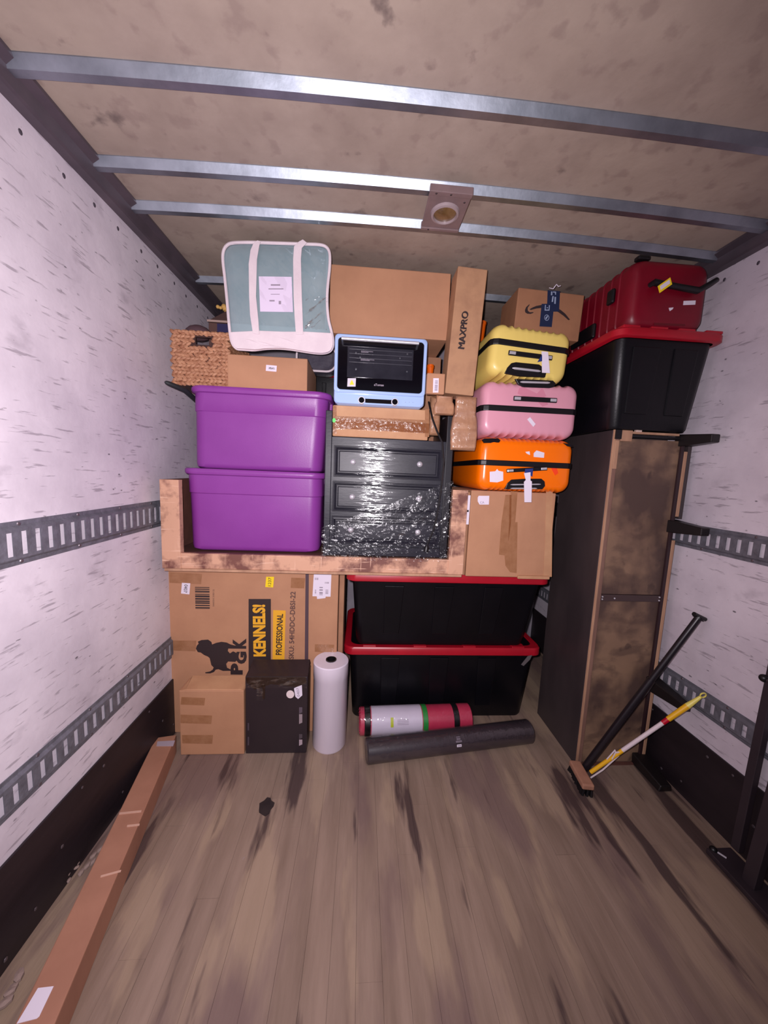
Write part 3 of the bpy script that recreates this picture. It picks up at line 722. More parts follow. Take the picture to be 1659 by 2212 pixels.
# support carton behind the oven
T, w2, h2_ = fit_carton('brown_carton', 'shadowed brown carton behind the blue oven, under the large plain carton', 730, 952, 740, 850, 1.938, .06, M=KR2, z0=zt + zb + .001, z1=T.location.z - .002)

MAXK = mat('kraft_spotted', (180, 136, 102), .7, c2=(158, 116, 88), vscale=9, bump=.2, bscale=25, contrast=(.45, .7))
YX = 1.60
A = at(992, 852, Y=YX); Bt = at(1022, 578, Y=YX)
tilt = atan2(Bt.x - A.x, Bt.z - A.z); wM = at(1023, 853, Y=YX).x - at(961, 850, Y=YX).x
T = carton('tall_carton', 'tall narrow brown carton lettered MAXPRO, tilted right of the large carton', (A.x, YX, A.z), wM, .11, (Bt - A).length, M=MAXK, rot=(0, tilt, 0))
text_px(T, 'MAXPRO', (996, 753), (1005, 673), 15, INK, 0)
text_px(T, 'MAXPRO', (996.8, 752), (1005.8, 672), 14.6, INK, 0, y=-.0021)
text_px(T, 'MAXPRO', (995.6, 753.8), (1004.6, 673.8), 14.6, INK, 0, y=-.0022)
ZX = A.z
T, w_, h_ = fit_carton('label_carton', 'little brown carton with a barcode label right of the blue oven', 922, 961, 806, 851, 1.57, .03, rot=(0, 0, 0))
decal(T, [(936, 817), (948, 817), (947, 848), (935, 848)], WHITE, 'barcode_label')
barcode(T, 940, 821, 945, 844, 12, True, INKG)
lc = (T.location.x, T.location.z)
# carton with a white label under the bag
T, w_, h_ = fit_carton('labelled_carton', 'brown carton with one small white label between woven basket and oven', 491, 664, 742, 842, 1.655, .30, z0=ZT + .001, z1=at(605, 756, Y=1.585).z - .008, M=KR)
zlc = at(605, 756, Y=1.585).z - .008
decal(T, [(575, 788), (598, 790), (597, 803), (574, 801)], WHITE, 'sticker')
text_px(T, 'XRAY-', (580, 795), (594, 796.5), 4.5, INK, .02)
# barcode label things: big carton under suitcases
T, w_, h_ = fit_carton('taped_carton', 'square brown carton under the orange suitcase with brown tape down its middle', 1012, 1193, 1062, 1246, 1.625, .38, z0=zl2 + .001)
zor = zl2 + .001 + h_
decal(T, [(1092, 1069), (1104, 1069), (1103, 1061), (1118, 1062), (1113, 1128), (1118, 1128), (1116, 1238), (1102, 1236), (1092, 1222), (1090, 1200), (1078, 1198), (1083, 1130)], TAPE, 'tape')
decal(T, [(1101, 1069), (1105, 1069), (1104, 1128), (1098, 1170), (1100, 1128)], TAPEC, 'clear_tape', y=-.002)
decal(T, [(1034, 1071), (1057, 1071), (1056, 1090), (1036, 1090), (1032, 1083), (1032, 1075)], WHITE, 'sticker')
text_px(T, 'CA', (1037, 1086), (1046, 1085), 5, INKG)
decal(T, [(1180, 1058), (1194, 1060), (1192, 1246), (1174, 1246), (1177, 1180)], KR3, 'edge_tape', y=-.0011)
MB().box(-w_ / 2 - .018, -w_ / 2 - .003, .006, .30, .004, h_ - .01).build('side_flap', KR2, T, bevel=.003)
a = onf(T, 1013, 1070, 0); b = onf(T, 1006, 1133, 0)
MB().box(-w_ / 2 - .018, -w_ / 2 - .002, .003, .0055, b.z, a.z).build('label_strip', WHITE, T)
MB().box(-w_ / 2 - .014, -w_ / 2 - .006, .002, .0032, (a.z + b.z) / 2 - .01, (a.z + b.z) / 2).build('label_mark', INK, T)
q0 = onf(T, 1117, 1244, 0)
MB().box(q0.x, w_ / 2 + .002, -.012, .0, -.004, .012).build('bottom_flap', KR3, T, bevel=.002)

# ------------------------------------------------------------------ suitcases
def shell_ring(w, h, r, inset, y, rib, nrib, n=8):
    """rounded rectangle in x,z with scalloped broad faces"""
    P = []; W_, H_ = w - 2 * inset, h - 2 * inset; r = max(.012, r - inset * .4)
    hw, hh = W_ / 2, H_ / 2
    def edge(x0, z0, x1, z1, cnt, sgn):
        for k in range(cnt):
            t = k / cnt; x = x0 + (x1 - x0) * t; z = z0 + (z1 - z0) * t
            if sgn: z -= sgn * rib * abs(sin(pi * t * nrib)) ** .6
            P.append((x, y, z + h / 2))
    def arc(cx, cz, a0):
        for k in range(n):
            a = radians(a0 + 90 * k / n); P.append((cx + r * cos(a), y, cz + r * sin(a) + h / 2))
    m_ = nrib * 6
    edge(-hw + r, -hh, hw - r, -hh, m_, -1); arc(hw - r, -hh + r, -90)
    edge(hw, -hh + r, hw, hh - r, 4, 0); arc(hw - r, hh - r, 0)
    edge(hw - r, hh, -hw + r, hh, m_, 1); arc(-hw + r, hh - r, 90)
    edge(-hw, hh - r, -hw, -hh + r, 4, 0); arc(-hw + r, -hh + r, 180)
    return P
def suitcase(name, label, loc, w, h, d, M, rot=(0, 0, 0), band=.5, rib=.006, nrib=8, r=.05, axis_rot=None):
    T = thing(name, label, 'suitcase', loc, rot, 'hard-shell suitcases')
    prof = [(0, .034), (.003, .022), (.010, .012), (.022, .005), (.045, .0), (d - .045, 0), (d - .02, .006), (d - .005, .02), (d, .034)]
    rg = [shell_ring(w, h, r, i, y, rib * min(1, .3 + y / .03) if y < d / 2 else rib * min(1, .3 + (d - y) / .03), nrib) for y, i in prof]
    MB().loft(rg).build('shell', M, T, smooth=True)
    zb_ = h * band
    out = [(-w / 2 - .003, .045), (-w / 2 - .001, .022), (-w / 2 + .010, .007), (-w / 2 + .03, -.003), (w / 2 - .03, -.003), (w / 2 - .010, .007), (w / 2 + .001, .022), (w / 2 + .003, .045),
           (w / 2 + .003, d - .04), (w / 2 - .02, d + .002), (-w / 2 + .02, d + .002), (-w / 2 - .003, d - .04)]
    mb = MB(); mb.loft([[(x, y, zb_ - .013) for x, y in out], [(x * 1.004, y - .001, zb_ - .008) for x, y in out], [(x * 1.004, y - .001, zb_ + .008) for x, y in out], [(x, y, zb_ + .013) for x, y in out]], True, True)
    mb.build('zip_band', BLK2, T, bevel=.001)
    return T
def grip(T, pa, pb, hp, y=-.012, tip=.16):
    """carry handle with chrome ends between two pixels"""
    A = onf(T, *pa, y); B = onf(T, *pb, y); v = (B - A); L_ = v.length; e = v.normalized(); u = Vector((-e.z, 0, e.x))
    k = L_ / hypot(pb[0] - pa[0], pb[1] - pa[1]); hh = hp * k / 2
    def slab(t0, t1, y0, y1, s_):
        a = A + e * L_ * t0; b = A + e * L_ * t1; q = []
        for yy in (y0, y1):
            for p, sg in ((a, -1), (b, -1), (b, 1), (a, 1)): q.append(Vector((p.x, yy, p.z)) + u * sg * hh * s_)
        return MB().hexa(q)
    H_ = slab(0, 1, y, y + .008, 1).build('carry_handle', BLK2, T, bevel=.003)
    slab(.02, tip, y - .002, y, .6).build('chrome_tip', CHROME, H_, bevel=.001); slab(1 - tip, .98, y - .002, y, .6).build('chrome_tip', CHROME, H_, bevel=.001)
    for t in (.06, .94): slab(t - .03, t + .03, y + .008, .0, .8).build('handle_mount', BLK2, H_)
def trolley(T, outer, bars):
    """recessed housing of the pull-out handle with its bright bar"""
    H_ = decal(T, outer, BLK2, 'trolley_housing', y=-.004, th=.012)
    b = H_.modifiers.new('b', 'BEVEL'); b.width = .002; b.segments = 2; b.limit_method = 'ANGLE'
    for (pa, pb, hp) in bars:
        A = onf(T, *pa, -.008); B = onf(T, *pb, -.008); k = (B - A).length / hypot(pb[0] - pa[0], pb[1] - pa[1])
        MB().tube([A, A.lerp(B, .08), A.lerp(B, .92), B], [hp * k * .2, hp * k * .5, hp * k * .5, hp * k * .2], 10).build('pull_bar', CHROME, H_, smooth=True)
YS = 1.59
ORG = mat('orange_shell', (252, 116, 0), .28, coat=.3); PNK = mat('pink_shell', (218, 153, 170), .34, coat=.25); YLW = mat('yellow_shell', (232, 206, 112), .38, coat=.15)
x0, x1, z0, z1 = fitbox(1036, 1240, 946, 1057, YS); z0 = zor + .002
T = suitcase('suitcase', 'orange hard-shell suitcase, lowest of the three, on a brown carton', ((x0 + x1) / 2, YS, z0), x1 - x0, z1 - z0, .60, ORG, nrib=15, rib=.004, band=.52)
zo1 = z1
WBL = mat('wheel_black', (16, 12, 18), .3)
decal(T, [(1042, 950), (1047, 947), (1076, 947), (1081, 951), (1078, 957), (1046, 957)], WBL, 'corner_guard', y=.002, th=.01)
decal(T, [(1217, 957), (1234, 960), (1238, 966), (1225, 964)], WBL, 'corner_guard', y=.002, th=.012)
grip(T, (1095, 1017), (1183, 1012), 8)
trolley(T, [(1091, 1057), (1096, 1044), (1105, 1036), (1135, 1034), (1170, 1034), (1177, 1040), (1178, 1050), (1172, 1057)], [((1103, 1047), (1168, 1046), 3), ((1103, 1055), (1160, 1055), 3)])
decal(T, [(1058, 1019), (1070, 1018), (1074, 1013), (1077, 1017), (1087, 1019), (1087, 1038), (1074, 1042), (1058, 1041)], WHITE, 'sticker')
decal(T, [(1135, 976), (1144, 975), (1145, 983), (1138, 980)], WHITE, 'sticker'); decal(T, [(1153, 979), (1159, 973), (1176, 978), (1175, 989), (1153, 987)], WHITE, 'sticker')
decal(T, [(1190, 1010), (1202, 1008), (1206, 1022), (1199, 1027)], mat('red_sticker', (250, 70, 30), .4), 'sticker')
TG = thing('luggage_tag', 'white paper tag on a blue loop hanging from the orange suitcase handle', 'tag', at(1140, 1020, Y=1.565), group='luggage tags')
NAVY = mat('blue_strap', (28, 48, 120), .5)
def tagq(T, pts, M, nm, y0=0, y1=.0015): return MB().prism([(onf(T, a, b, 0).x, onf(T, a, b, 0).z) for a, b in pts], y0, y1).build(nm, M, T)
tagq(TG, [(1135, 1013), (1152, 1012), (1150, 1030), (1143, 1024), (1138, 1034), (1133, 1026)], NAVY, 'loop', .001, .003)
tagq(TG, [(1132, 1022), (1146, 1020), (1146, 1038), (1149, 1040), (1148, 1085), (1133, 1085), (1132, 1041), (1136, 1037)], WHITE, 'paper')

x0, x1, z0, z1 = fitbox(1041, 1251, 829, 941, YS); z0 = zo1 + .002
z1 = at(1150, 824, Y=YS).z
T = suitcase('suitcase', 'pink hard-shell suitcase, middle of the three', ((x0 + x1) / 2, YS, z0), x1 - x0, z1 - z0, .62, PNK, nrib=9, rib=.007, band=.50)
zp1_ = z1
grip(T, (1110, 860), (1204, 865), 10)
trolley(T, [(1113, 818), (1195, 822), (1201, 828), (1197, 836), (1188, 838), (1130, 836), (1120, 830)], [((1124, 825), (1188, 827), 4.5)])
decal(T, [(1139, 906), (1145, 901), (1157, 916), (1152, 922)], WHITE, 'sticker', y=-.0014)
TP = mat('mauve_tape', (206, 132, 152), .25)
decal(T, [(1122, 838), (1130, 836), (1160, 850), (1178, 858), (1184, 874), (1172, 878), (1160, 866), (1130, 856), (1118, 850)], TP, 'tape', y=-.0008)
decal(T, [(1160, 850), (1172, 838), (1180, 856), (1170, 858)], TP, 'tape', y=-.0012)

x0, x1, z0, z1 = fitbox(1058, 1232, 704, 812, YS); z0 = zp1_ + .010
z1 = at(1150, 703, Y=YS).z
T = suitcase('suitcase', 'yellow hard-shell suitcase, topmost of the three, tilted', ((x0 + x1) / 2 - .004, YS, z0), x1 - x0, z1 - z0, .56, YLW, rot=(0, radians(4.0), 0), nrib=8, rib=.009, band=.62)
grip(T, (1099, 761), (1194, 773), 10)
trolley(T, [(1091, 806), (1096, 794), (1105, 784), (1115, 782), (1165, 787), (1182, 800), (1178, 815), (1120, 812)], [((1107, 795), (1168, 802), 5)])
TG = thing('luggage_tag', 'long white paper tag stuck over the yellow suitcase handle', 'tag', at(1178, 780, Y=1.565), group='luggage tags')
tagq(TG, [(1170, 759), (1184, 760), (1188, 806), (1171, 805)], WHITE, 'paper')
tagq(TG, [(1161, 782), (1171, 766), (1171, 780)], NAVY, 'loop')
YTOP = z1

# carton with the arrow print, navy tape
Tm = mat('navy_tape', (34, 44, 74), .3); MARK = mat('tape_print', (150, 164, 190), .5)
x0, x1, z0, z1 = fitbox(1112, 1255, 630, 735, 1.70)
T = thing('arrow_carton', 'brown carton with a curved arrow print and navy tape, above the yellow suitcase', 'box', ((x0 + x1) / 2, 1.70, at(1180, 730, Y=1.70).z), (0, radians(2.2), 0))
w_, h_ = x1 - x0, at(1180, 628, Y=1.70).z - T.location.z
KRA = mat('kraft_orange', (164, 116, 84), .7, c2=(150, 104, 76), vscale=6, bump=.2, bscale=25)
MB().box(-w_ / 2, w_ / 2, 0, .20, 0, h_).build('body', KRA, T, bevel=.004)
def c6(*pts): return [(1040 + a * .14467, 600 + b * .14467) for a, b in pts]
decal(T, c6((715, 395), (720, 405), (690, 450), (692, 490), (720, 515), (775, 512), (778, 522), (735, 538), (685, 535), (655, 515), (650, 480), (670, 435)), INK, 'printed_arrow')
decal(T, c6((718, 470), (760, 445), (820, 420), (900, 405), (1000, 412), (1100, 440), (1180, 478), (1250, 535), (1322, 625), (1300, 632), (1225, 565), (1150, 512), (1060, 475), (980, 455), (890, 450), (820, 458), (740, 480)), INK, 'printed_arrow')
decal(T, c6((990, 185), (1175, 200), (1158, 505), (1075, 505), (1050, 735), (868, 725), (900, 390), (982, 388)), Tm, 'navy_tape', y=-.0022)
for q in (c6((1040, 205), (1060, 205), (1058, 260), (1038, 260)), c6((1070, 205), (1115, 208), (1112, 255), (1100, 250), (1098, 220), (1070, 220)), c6((1060, 275), (1080, 275), (1068, 360), (1048, 360)), c6((1092, 285), (1115, 287), (1108, 390), (1088, 388)),
          c6((950, 405), (962, 405), (958, 475), (1005, 475), (1008, 410), (1022, 410), (1015, 490), (944, 490)), c6((978, 440), (992, 440), (990, 455), (976, 455))):
    decal(T, q, MARK, 'tape_print', y=-.0030)
q = c6((975, 595))[0]
ringp = [(q[0] + cos(k * pi / 10) * 5.2, q[1] + sin(k * pi / 10) * 6.6) for k in range(20)]; rin = [(q[0] + cos(k * pi / 10) * 4.2, q[1] + sin(k * pi / 10) * 5.4) for k in range(20)]
mb = MB(); mb.loft([[(onf(T, *p_, -.003).x, -.003, onf(T, *p_, -.003).z) for p_ in ringp], [(onf(T, *p_, -.003).x, -.003, onf(T, *p_, -.003).z) for p_ in rin]], False, False); mb.build('tape_print', MARK, T)
decal(T, [(q[0] - 3, q[1] + 1), (q[0] - 1, q[1] + 4), (q[0] + 3, q[1] - 3), (q[0] + 1, q[1] - 4)], MARK, 'tape_print', y=-.003)
A = at(1195, 624, Y=1.69)
mb = MB().tube([A, A + Vector((.012, -.005, .018)), A + Vector((.022, -.004, .010)), A + Vector((.032, -.004, .014))], .0022, 6)
mb.tube([A + Vector((-.02, 0, .003)), A, A + Vector((.006, 0, .012))], .0016, 6)
tag(mb.build('tape_scrap', WHITE), 'scrap of torn white tape curling up from the arrow carton', 'tape')
OR2 = mat('orange_plastic', (226, 96, 10), .4)
for (a, b, c_, d_, Y, lab_) in ((1036, 1054, 690, 716, 1.95, 'sliver of an orange plastic bin beside the MAXPRO carton'), (923, 940, 785, 812, 1.76, 'orange plastic bin behind the little barcode carton')):
    x0, x1, z0, z1 = fitbox(a, b, c_, d_, Y); z0 -= .05; x0 -= .04 if a > 1000 else 0
    T = thing('orange_bin', lab_, 'bin', ((x0 + x1) / 2, Y, z0))
    w_ = x1 - x0; rg = lambda w__, z__: [(x, y + .06, z__) for x, y in rrect(w__, .10, .02, 4)]
    MB().loft([rg(w_ - .02, 0), rg(w_ - .004, z1 - z0 - .012)]).build('body', OR2, T, smooth=True)
    MB().loft([rg(w_, z1 - z0 - .014), rg(w_, z1 - z0 - .002), rg(w_ - .01, z1 - z0)]).build('rim', OR2, T, smooth=True)

# ------------------------------------------------------------------ crumpled kraft parcel
KP = mat('kraft_paper', (180, 134, 102), .5, c2=(150, 106, 80), vscale=14, bump=.6, bscale=30, coat=.4)
YP = 1.555
x0, x1, z0, z1 = fitbox(977, 1033, 856, 974, YP)
T = thing('paper_parcel', 'crumpled brown paper parcel in clear plastic hanging right of the dresser', 'parcel', ((x0 + x1) / 2, YP, z0))
def lump(w, h, d, seed, nx=26, nz=40):
    mb = MB(); rings = []
    for j in range(nz + 1):
        t = j / nz; z = h * t; ww = w * (.80 + .22 * sin(pi * min(1, t * 1.3 + .12)) ** .5); P = []
        e = min(1, min(t, 1 - t) * 14 + .35)
        for x, y in rrect(ww, d * e, min(.02, d * e * .4), 4):
            n_ = noise.noise(Vector((x * 30 + seed, y * 20, z * 34))) * .007 + noise.noise(Vector((x * 90, seed, z * 70))) * .0025
            P.append((x * (1 + n_ * 4), y + d / 2 + n_, z + n_ * .7))
        rings.append(P)
    return mb.loft(rings)
lump(x1 - x0, z1 - z0, .03, 2).build('wrapping', KP, T, smooth=True)
mb = lump((x1 - x0) * 1.04, (z1 - z0) * 1.0, .036, 9); mb.v = [(a, b - .003, c) for a, b, c in mb.v]
mb.build('plastic_sleeve', FILMW, T, smooth=True)
a = onf(T, 940, 853, .02); b = onf(T, 982, 897, .02)
mb = lump(b.x - a.x, a.z - b.z, .03, 4, nz=16); mb.v = [(p + (a.x + b.x) / 2, q + .02, c + b.z) for p, q, c in mb.v]
mb.build('folded_flap', KP, T, smooth=True)
x0, x1, z0, z1 = fitbox(928, 953, 856, 940, 1.67)
T = thing('paper_parcel', 'flat brown paper parcel behind the right side panel of the dresser', 'parcel', ((x0 + x1) / 2, 1.67, max(z0, zt + zb + .002)))
lump(x1 - x0, z1 - z0, .05, 5).build('wrapping', KP, T, smooth=True)

# ------------------------------------------------------------------ woven basket
STR = mat('water_hyacinth', (196, 146, 112), .65, c2=(150, 98, 70), vscale=30, bump=.5, bscale=90, stretch=(1, 1, 2))
x0, x1, z0, z1 = fitbox(369, 495, 716, 845, 1.665); z0 = ZT + .002
T = thing('woven_basket', 'square basket of plaited brown fibre with a dark hand hole, by left wall', 'basket', ((x0 + x1) / 2, 1.665, z0))
w_, h_ = x1 - x0, z1 - z0
hx0, hx1, hz1, hz0 = onf(T, 421, 735, 0).x, onf(T, 455, 735, 0).x, onf(T, 438, 728, 0).z, onf(T, 438, 744, 0).z
R = random.Random(5); rows = 15; mb = MB(); mb2 = MB()
for j in range(rows):
    z = h_ * (j + .5) / rows; n = 13
    for i in range(n):
        x = -w_ / 2 + w_ * (i + .5 + .25 * (j % 2)) / n + R.uniform(-.003, .003)
        if hx0 - .013 < x < hx1 + .013 and hz0 - .006 < z < hz1 + .006: continue
        a = (.45 if j % 2 else -.45) + R.uniform(-.25, .25)
        mb.ball((min(x, w_ / 2 - .008), .006 + R.uniform(-.002, .002), z), 1, 8, (.0165, .008, h_ / rows * .56), Matrix.Rotation(-a, 3, 'Y'))
    for i in range(12):       # left and right flanks
        for sx in (-1, 1):
            mb2.ball((sx * (w_ / 2 - .004), .02 + .26 * i / 12, z + R.uniform(-.002, .002)), 1, 6, (.007, .016, h_ / rows * .55))
mb.build('plaited_front', STR, T, smooth=True, kind='stuff'); mb2.build('plaited_side', STR, T, smooth=True, kind='stuff')
IN = mat('basket_inside', (60, 36, 32), .8)
i_ = MB(); i_.box(-w_ / 2 + .006, hx0, .006, .012, .004, h_ - .008); i_.box(hx1, w_ / 2 - .006, .006, .012, .004, h_ - .008)
i_.box(hx0, hx1, .006, .012, .004, hz0); i_.box(hx0, hx1, .006, .012, hz1, h_ - .008)
i_.box(-w_ / 2 + .006, w_ / 2 - .006, .27, .28, .004, h_ - .01); i_.box(-w_ / 2 + .006, -w_ / 2 + .012, .012, .27, .004, h_ - .01); i_.box(w_ / 2 - .012, w_ / 2 - .006, .012, .27, .004, h_ - .01); i_.box(-w_ / 2 + .006, w_ / 2 - .006, .01, .28, .001, .008)
i_.build('lining', IN, T)
mb = MB()
for y0 in (.004, .27):
    for i in range(16): mb.ball((-w_ / 2 + w_ * (i + .5) / 16, y0, h_ - .004), 1, 8, (.013, .010, .008), Matrix.Rotation(.4 * (-1) ** i, 3, 'Y'))
mb.build('rim', STR, T, smooth=True, kind='stuff')
# things behind the basket
T = carton('open_carton', 'dark open carton with a pale edge in the corner behind the basket', (at(482, 690, Y=1.955).x, 1.955, ZT + .002), .15, .09, at(470, 698, Y=1.955).z - ZT, M=mat('dark_kraft', (92, 64, 58), .7))
q = onf(T, 470, 693, 0)
MB().box(-.08, .08, -.004, .0, q.z - .008, q.z + .002).build('edge', mat('pale_edge', (176, 150, 140), .6), T)
MB().box(-.03, .03, -.003, .0, q.z - .055, q.z - .014).build('blue_print', mat('navy_print', (44, 40, 84), .5), T)
mb = MB()
mb.hexa([(-.08, .01, q.z + .002), (.08, .01, q.z + .002), (.08, .08, q.z + .002), (-.08, .08, q.z + .002), (.02, .012, q.z + .06), (.08, .012, q.z + .085), (.08, .07, q.z + .085), (.02, .07, q.z + .06)])
mb.build('flap', mat('dark_flap', (70, 46, 42), .7), T)
P_ = at(482, 664, Y=2.0)
mb = MB(); R = random.Random(2)
for k in range(14): mb.ball(P_ + Vector((R.uniform(-.03, .04), R.uniform(0, .03), R.uniform(-.012, .016))), R.uniform(.008, .014), 8)
tag(mb.build('straw_bundle', mat('straw', (216, 172, 96), .7), smooth=True), 'small pale yellow tuft above the dark open carton in the corner', 'bundle')
P_ = at(428, 720, Y=1.84)
tag(MB().ball(P_, .06, 16, (1, .7, .62)).build('cloth_bundle', mat('maroon_cloth', (84, 60, 66), .8), smooth=True), 'rounded dark cloth bundle peeking over the back of the basket', 'bundle')

# ------------------------------------------------------------------ bedding bag
TEAL = mat('teal_bedding', (144, 163, 168), .45, c2=(130, 152, 158), vscale=6, bump=.4, bscale=9, coat=.25)
CAN = mat('cream_canvas', (226, 212, 216), .6, c2=(214, 198, 204), vscale=9, bump=.15, bscale=120)
YG = 1.585
T = thing('bedding_bag', 'clear storage bag of teal bedding with white trim and two white straps', 'bag', (at(605, 700, Y=YG).x, YG, zlc + .004))
out = [(487, 530), (498, 523), (540, 522), (600, 524), (660, 526), (695, 527), (708, 534), (713, 548), (712, 580), (707, 620), (706, 655), (709, 690), (716, 715), (720, 738), (717, 754), (708, 761), (690, 763),
       (660, 759), (620, 752), (580, 751), (545, 756), (520, 757), (506, 750), (498, 735), (494, 700), (490, 650), (485, 600), (480, 560), (481, 542)]
def smoothpoly(P, it=2):
    for _ in range(it):
        Q = []
        for i in range(len(P)):
            a, b = P[i], P[(i + 1) % len(P)]
            Q += [(a[0] * .75 + b[0] * .25, a[1] * .75 + b[1] * .25), (a[0] * .25 + b[0] * .75, a[1] * .25 + b[1] * .75)]
        P = Q
    return P
out = smoothpoly(out); C0 = (600, 640)
zoff = lambda p_: onf(T, p_[0], p_[1], 0)
loc2 = [(zoff(p_).x, max(zoff(p_).z, -.002)) for p_ in out]; mc = (0.0, sum(z for _, z in loc2) / len(loc2))
def sc(k, y, dz=0): return [(mc[0] + (x - mc[0]) * k, y, mc[1] + (z - mc[1]) * k + dz) for x, z in loc2]
def bulge(P, amt):  # puff the front
    return P
MB().loft([sc(.2, -.010), sc(.5, -.009), sc(.8, -.004), sc(.93, .002), sc(.985, .010), sc(.93, .06, .012), sc(.85, .07, .012)]).build('bedding', TEAL, T, smooth=True)
mb = MB()
for yy in (.004,):
    P = [(x, y, z) for x, y, z in sc(1.0, yy)]; n = len(P)
    P.append(P[0]); mb.tube(P, .0062, 8, cap=False)
mb.build('piping', CAN, T, smooth=True)
bt = [(497, 716), (520, 718), (560, 714), (600, 716), (660, 716), (712, 719), (716, 722)] + [p_ for p_ in out if p_[1] > 720 and True]
low = [p_ for p_ in out if p_[1] > 717]; low = sorted(low, key=lambda p_: atan2(p_[1] - 700, p_[0] - 605))
poly = [(496, 717), (560, 714), (610, 716), (660, 716), (713, 719)] + low
bp = [(onf(T, a, b, -.012).x, max(onf(T, a, b, -.012).z, -.004)) for a, b in poly]
MB().prism(bp, -.0125, .002).build('lower_panel', CAN, T, bevel=.002)
wrp = MB()
for (a, b, c_, d_) in ((530, 732, 560, 742), (552, 736, 600, 750), (600, 728, 640, 742), (560, 745, 620, 752)):
    A = onf(T, a, b, -.013); Bp = onf(T, c_, d_, -.013); wrp.tube([A, A.lerp(Bp, .5) + Vector((0, -.002, .001)), Bp], [.0006, .0022, .0006], 6)
wrp.build('crease', CAN, T, smooth=True)
for P in ([(546, 720), (560, 722), (558, 690), (553, 640), (555, 560), (560, 530), (563, 521), (556, 519), (548, 524), (541, 540), (537, 570), (538, 640), (540, 680)],
          [(639, 722), (655, 722), (654, 690), (652, 640), (650, 560), (652, 535), (663, 524), (654, 517), (645, 522), (635, 532), (633, 560), (634, 640), (636, 680)]):
    q = [(onf(T, a, b, -.018).x, onf(T, a, b, -.018).z) for a, b in P]
    MB().prism(q, -.0185, -.015).build('strap', CAN, T, bevel=.001)
I_ = decal(T, [(559, 597), (630, 598), (633, 674), (562, 673)], mat('insert_paper', (224, 210, 232), .4), 'paper_insert', y=-.0135)
for (a, b, c_, d_) in ((585, 614, 605, 617), (580, 623, 612, 625), (585, 635, 604, 636), (582, 648, 593, 651), (602, 650, 607, 657)):
    decal(T, [(a, b), (c_, b), (c_, d_), (a, d_)], INKG, 'printed_line', y=-.0145)
def sag(x, z, u, v): return -abs(noise.noise(Vector((x * 30 + z * 22, z * 9, 4)))) * .006 * (.3 + u)
a = onf(T, 655, 540, -.014); b = onf(T, 705, 712, -.014)
sheet(T, 'clear_vinyl', film('vinyl', .07, .08, .8, 9, (2, 1, 1)), onf(T, 490, 620, 0).x, onf(T, 704, 620, 0).x, b.z, onf(T, 600, 532, -.014).z, -.0125, 50, 50, sag)
a = onf(T, 660, 640, -.014); b = onf(T, 706, 714, -.014)
sheet(T, 'clear_vinyl', crease_film('vinyl_crease', .56, .62, .55, 40, (10, 1, 60), .22), a.x, b.x, b.z, a.z, -.0175, 16, 24, lambda x, z, u, v: -abs(noise.noise(Vector((x * 40 + z * 40, z * 20, 4)))) * .004)

# grey bag and another tote glimpsed between carton and oven
GB = mat('grey_clear_bag', (86, 82, 92), .3, c2=(66, 62, 74), vscale=20, bump=.5, bscale=30, coat=.5)
x0, x1, z0, z1 = fitbox(640, 726, 745, 800, 1.90)
T = thing('grey_bag', 'grey plastic bag with white piping behind the teal bedding bag', 'bag', ((x0 + x1) / 2, 1.90, z0))
w_, h_ = x1 - x0, z1 - z0
rg = lambda k, y: [(x * k, y, z * k + h_ / 2) for x, z in rrect(w_, h_, .05, 6)]
MB().loft([rg(.8, 0), rg(1, .02), rg(1, .12), rg(.9, .14)]).build('body', GB, T, smooth=True)
MB().tube(rg(1, .01) + [rg(1, .01)[0]], .0055, 8, cap=False).build('piping', CAN, T, smooth=True)
tx = at(700, 830, Y=2.09)
zbk = at(700, 799, Y=2.07).z
tote('storage_tote', 'small black tote with red lid glimpsed between labelled carton and oven', (tx.x + .0, 2.09, ZT + .001 - .42), .24, .25, .20, .20, zbk - ZT + .415, lidh=.03, over=.015, ribs=((.0, .05),))

# ------------------------------------------------------------------ standing console on the right
YC = 1.485; XC0, XC1 = 1.095, 1.440; ZCn = 1.625
T = thing('console_table', 'long dark sideboard stood on end by the right wall, underside facing out', 'furniture', ((XC0 + XC1) / 2, YC, 0))
W2 = (XC1 - XC0) / 2; DP = .375
FB = mat('fibreboard', (142, 113, 90), .6, c2=(124, 97, 80), vscale=3, bump=.2, bscale=30)
spots(FB, (72, 54, 50), 2.6, .44, .56, .9, (1.4, 1, 1)); spots(FB, (84, 64, 56), 9, .5, .62, .6, (.8, 1, 1.6)); spots(FB, (60, 44, 42), 14, .62, .70, .6)
MB().box(-W2, -W2 + .016, .004, DP, 0, ZCn).build('top_board', DARKW, T, bevel=.002)
MB().box(-W2 + .016, W2, .10, DP, 0, ZCn).build('carcass', DARKW, T)
zs_ = [.035, .555, 1.015, ZCn - .045]
for i, (a, b) in enumerate(((.012, .84), (.875, ZCn - .035))):
    MB().box(-W2 + .030, W2 - .018, .010, .018, a, b).build('bottom_panel', FB, T)
MB().box(-W2 + .010, -W2 + .030, -.002, .020, .0, ZCn - .02).build('batten', mat('batten_brown', (138, 104, 90), .6, c2=(112, 82, 72), vscale=14, stretch=(1, 1, .2)), T, bevel=.002)
MB().box(-W2 + .002, -W2 + .010, -.003, .012, .0, ZCn).build('edge_strip', WOODP, T)
MB().box(-W2 + .011, -W2 + .029, -.005, .0, ZCn - .17, ZCn - .045).build('wood_block', WOODP, T, bevel=.001)
MB().box(-W2 + .034, -W2 + .085, -.006, .004, ZCn - .048, ZCn).build('wood_block', WOODP, T, bevel=.002)
MB().box(-W2 + .006, -W2 + .034, -.008, .004, ZCn - .040, ZCn).build('socket', BLK2, T)
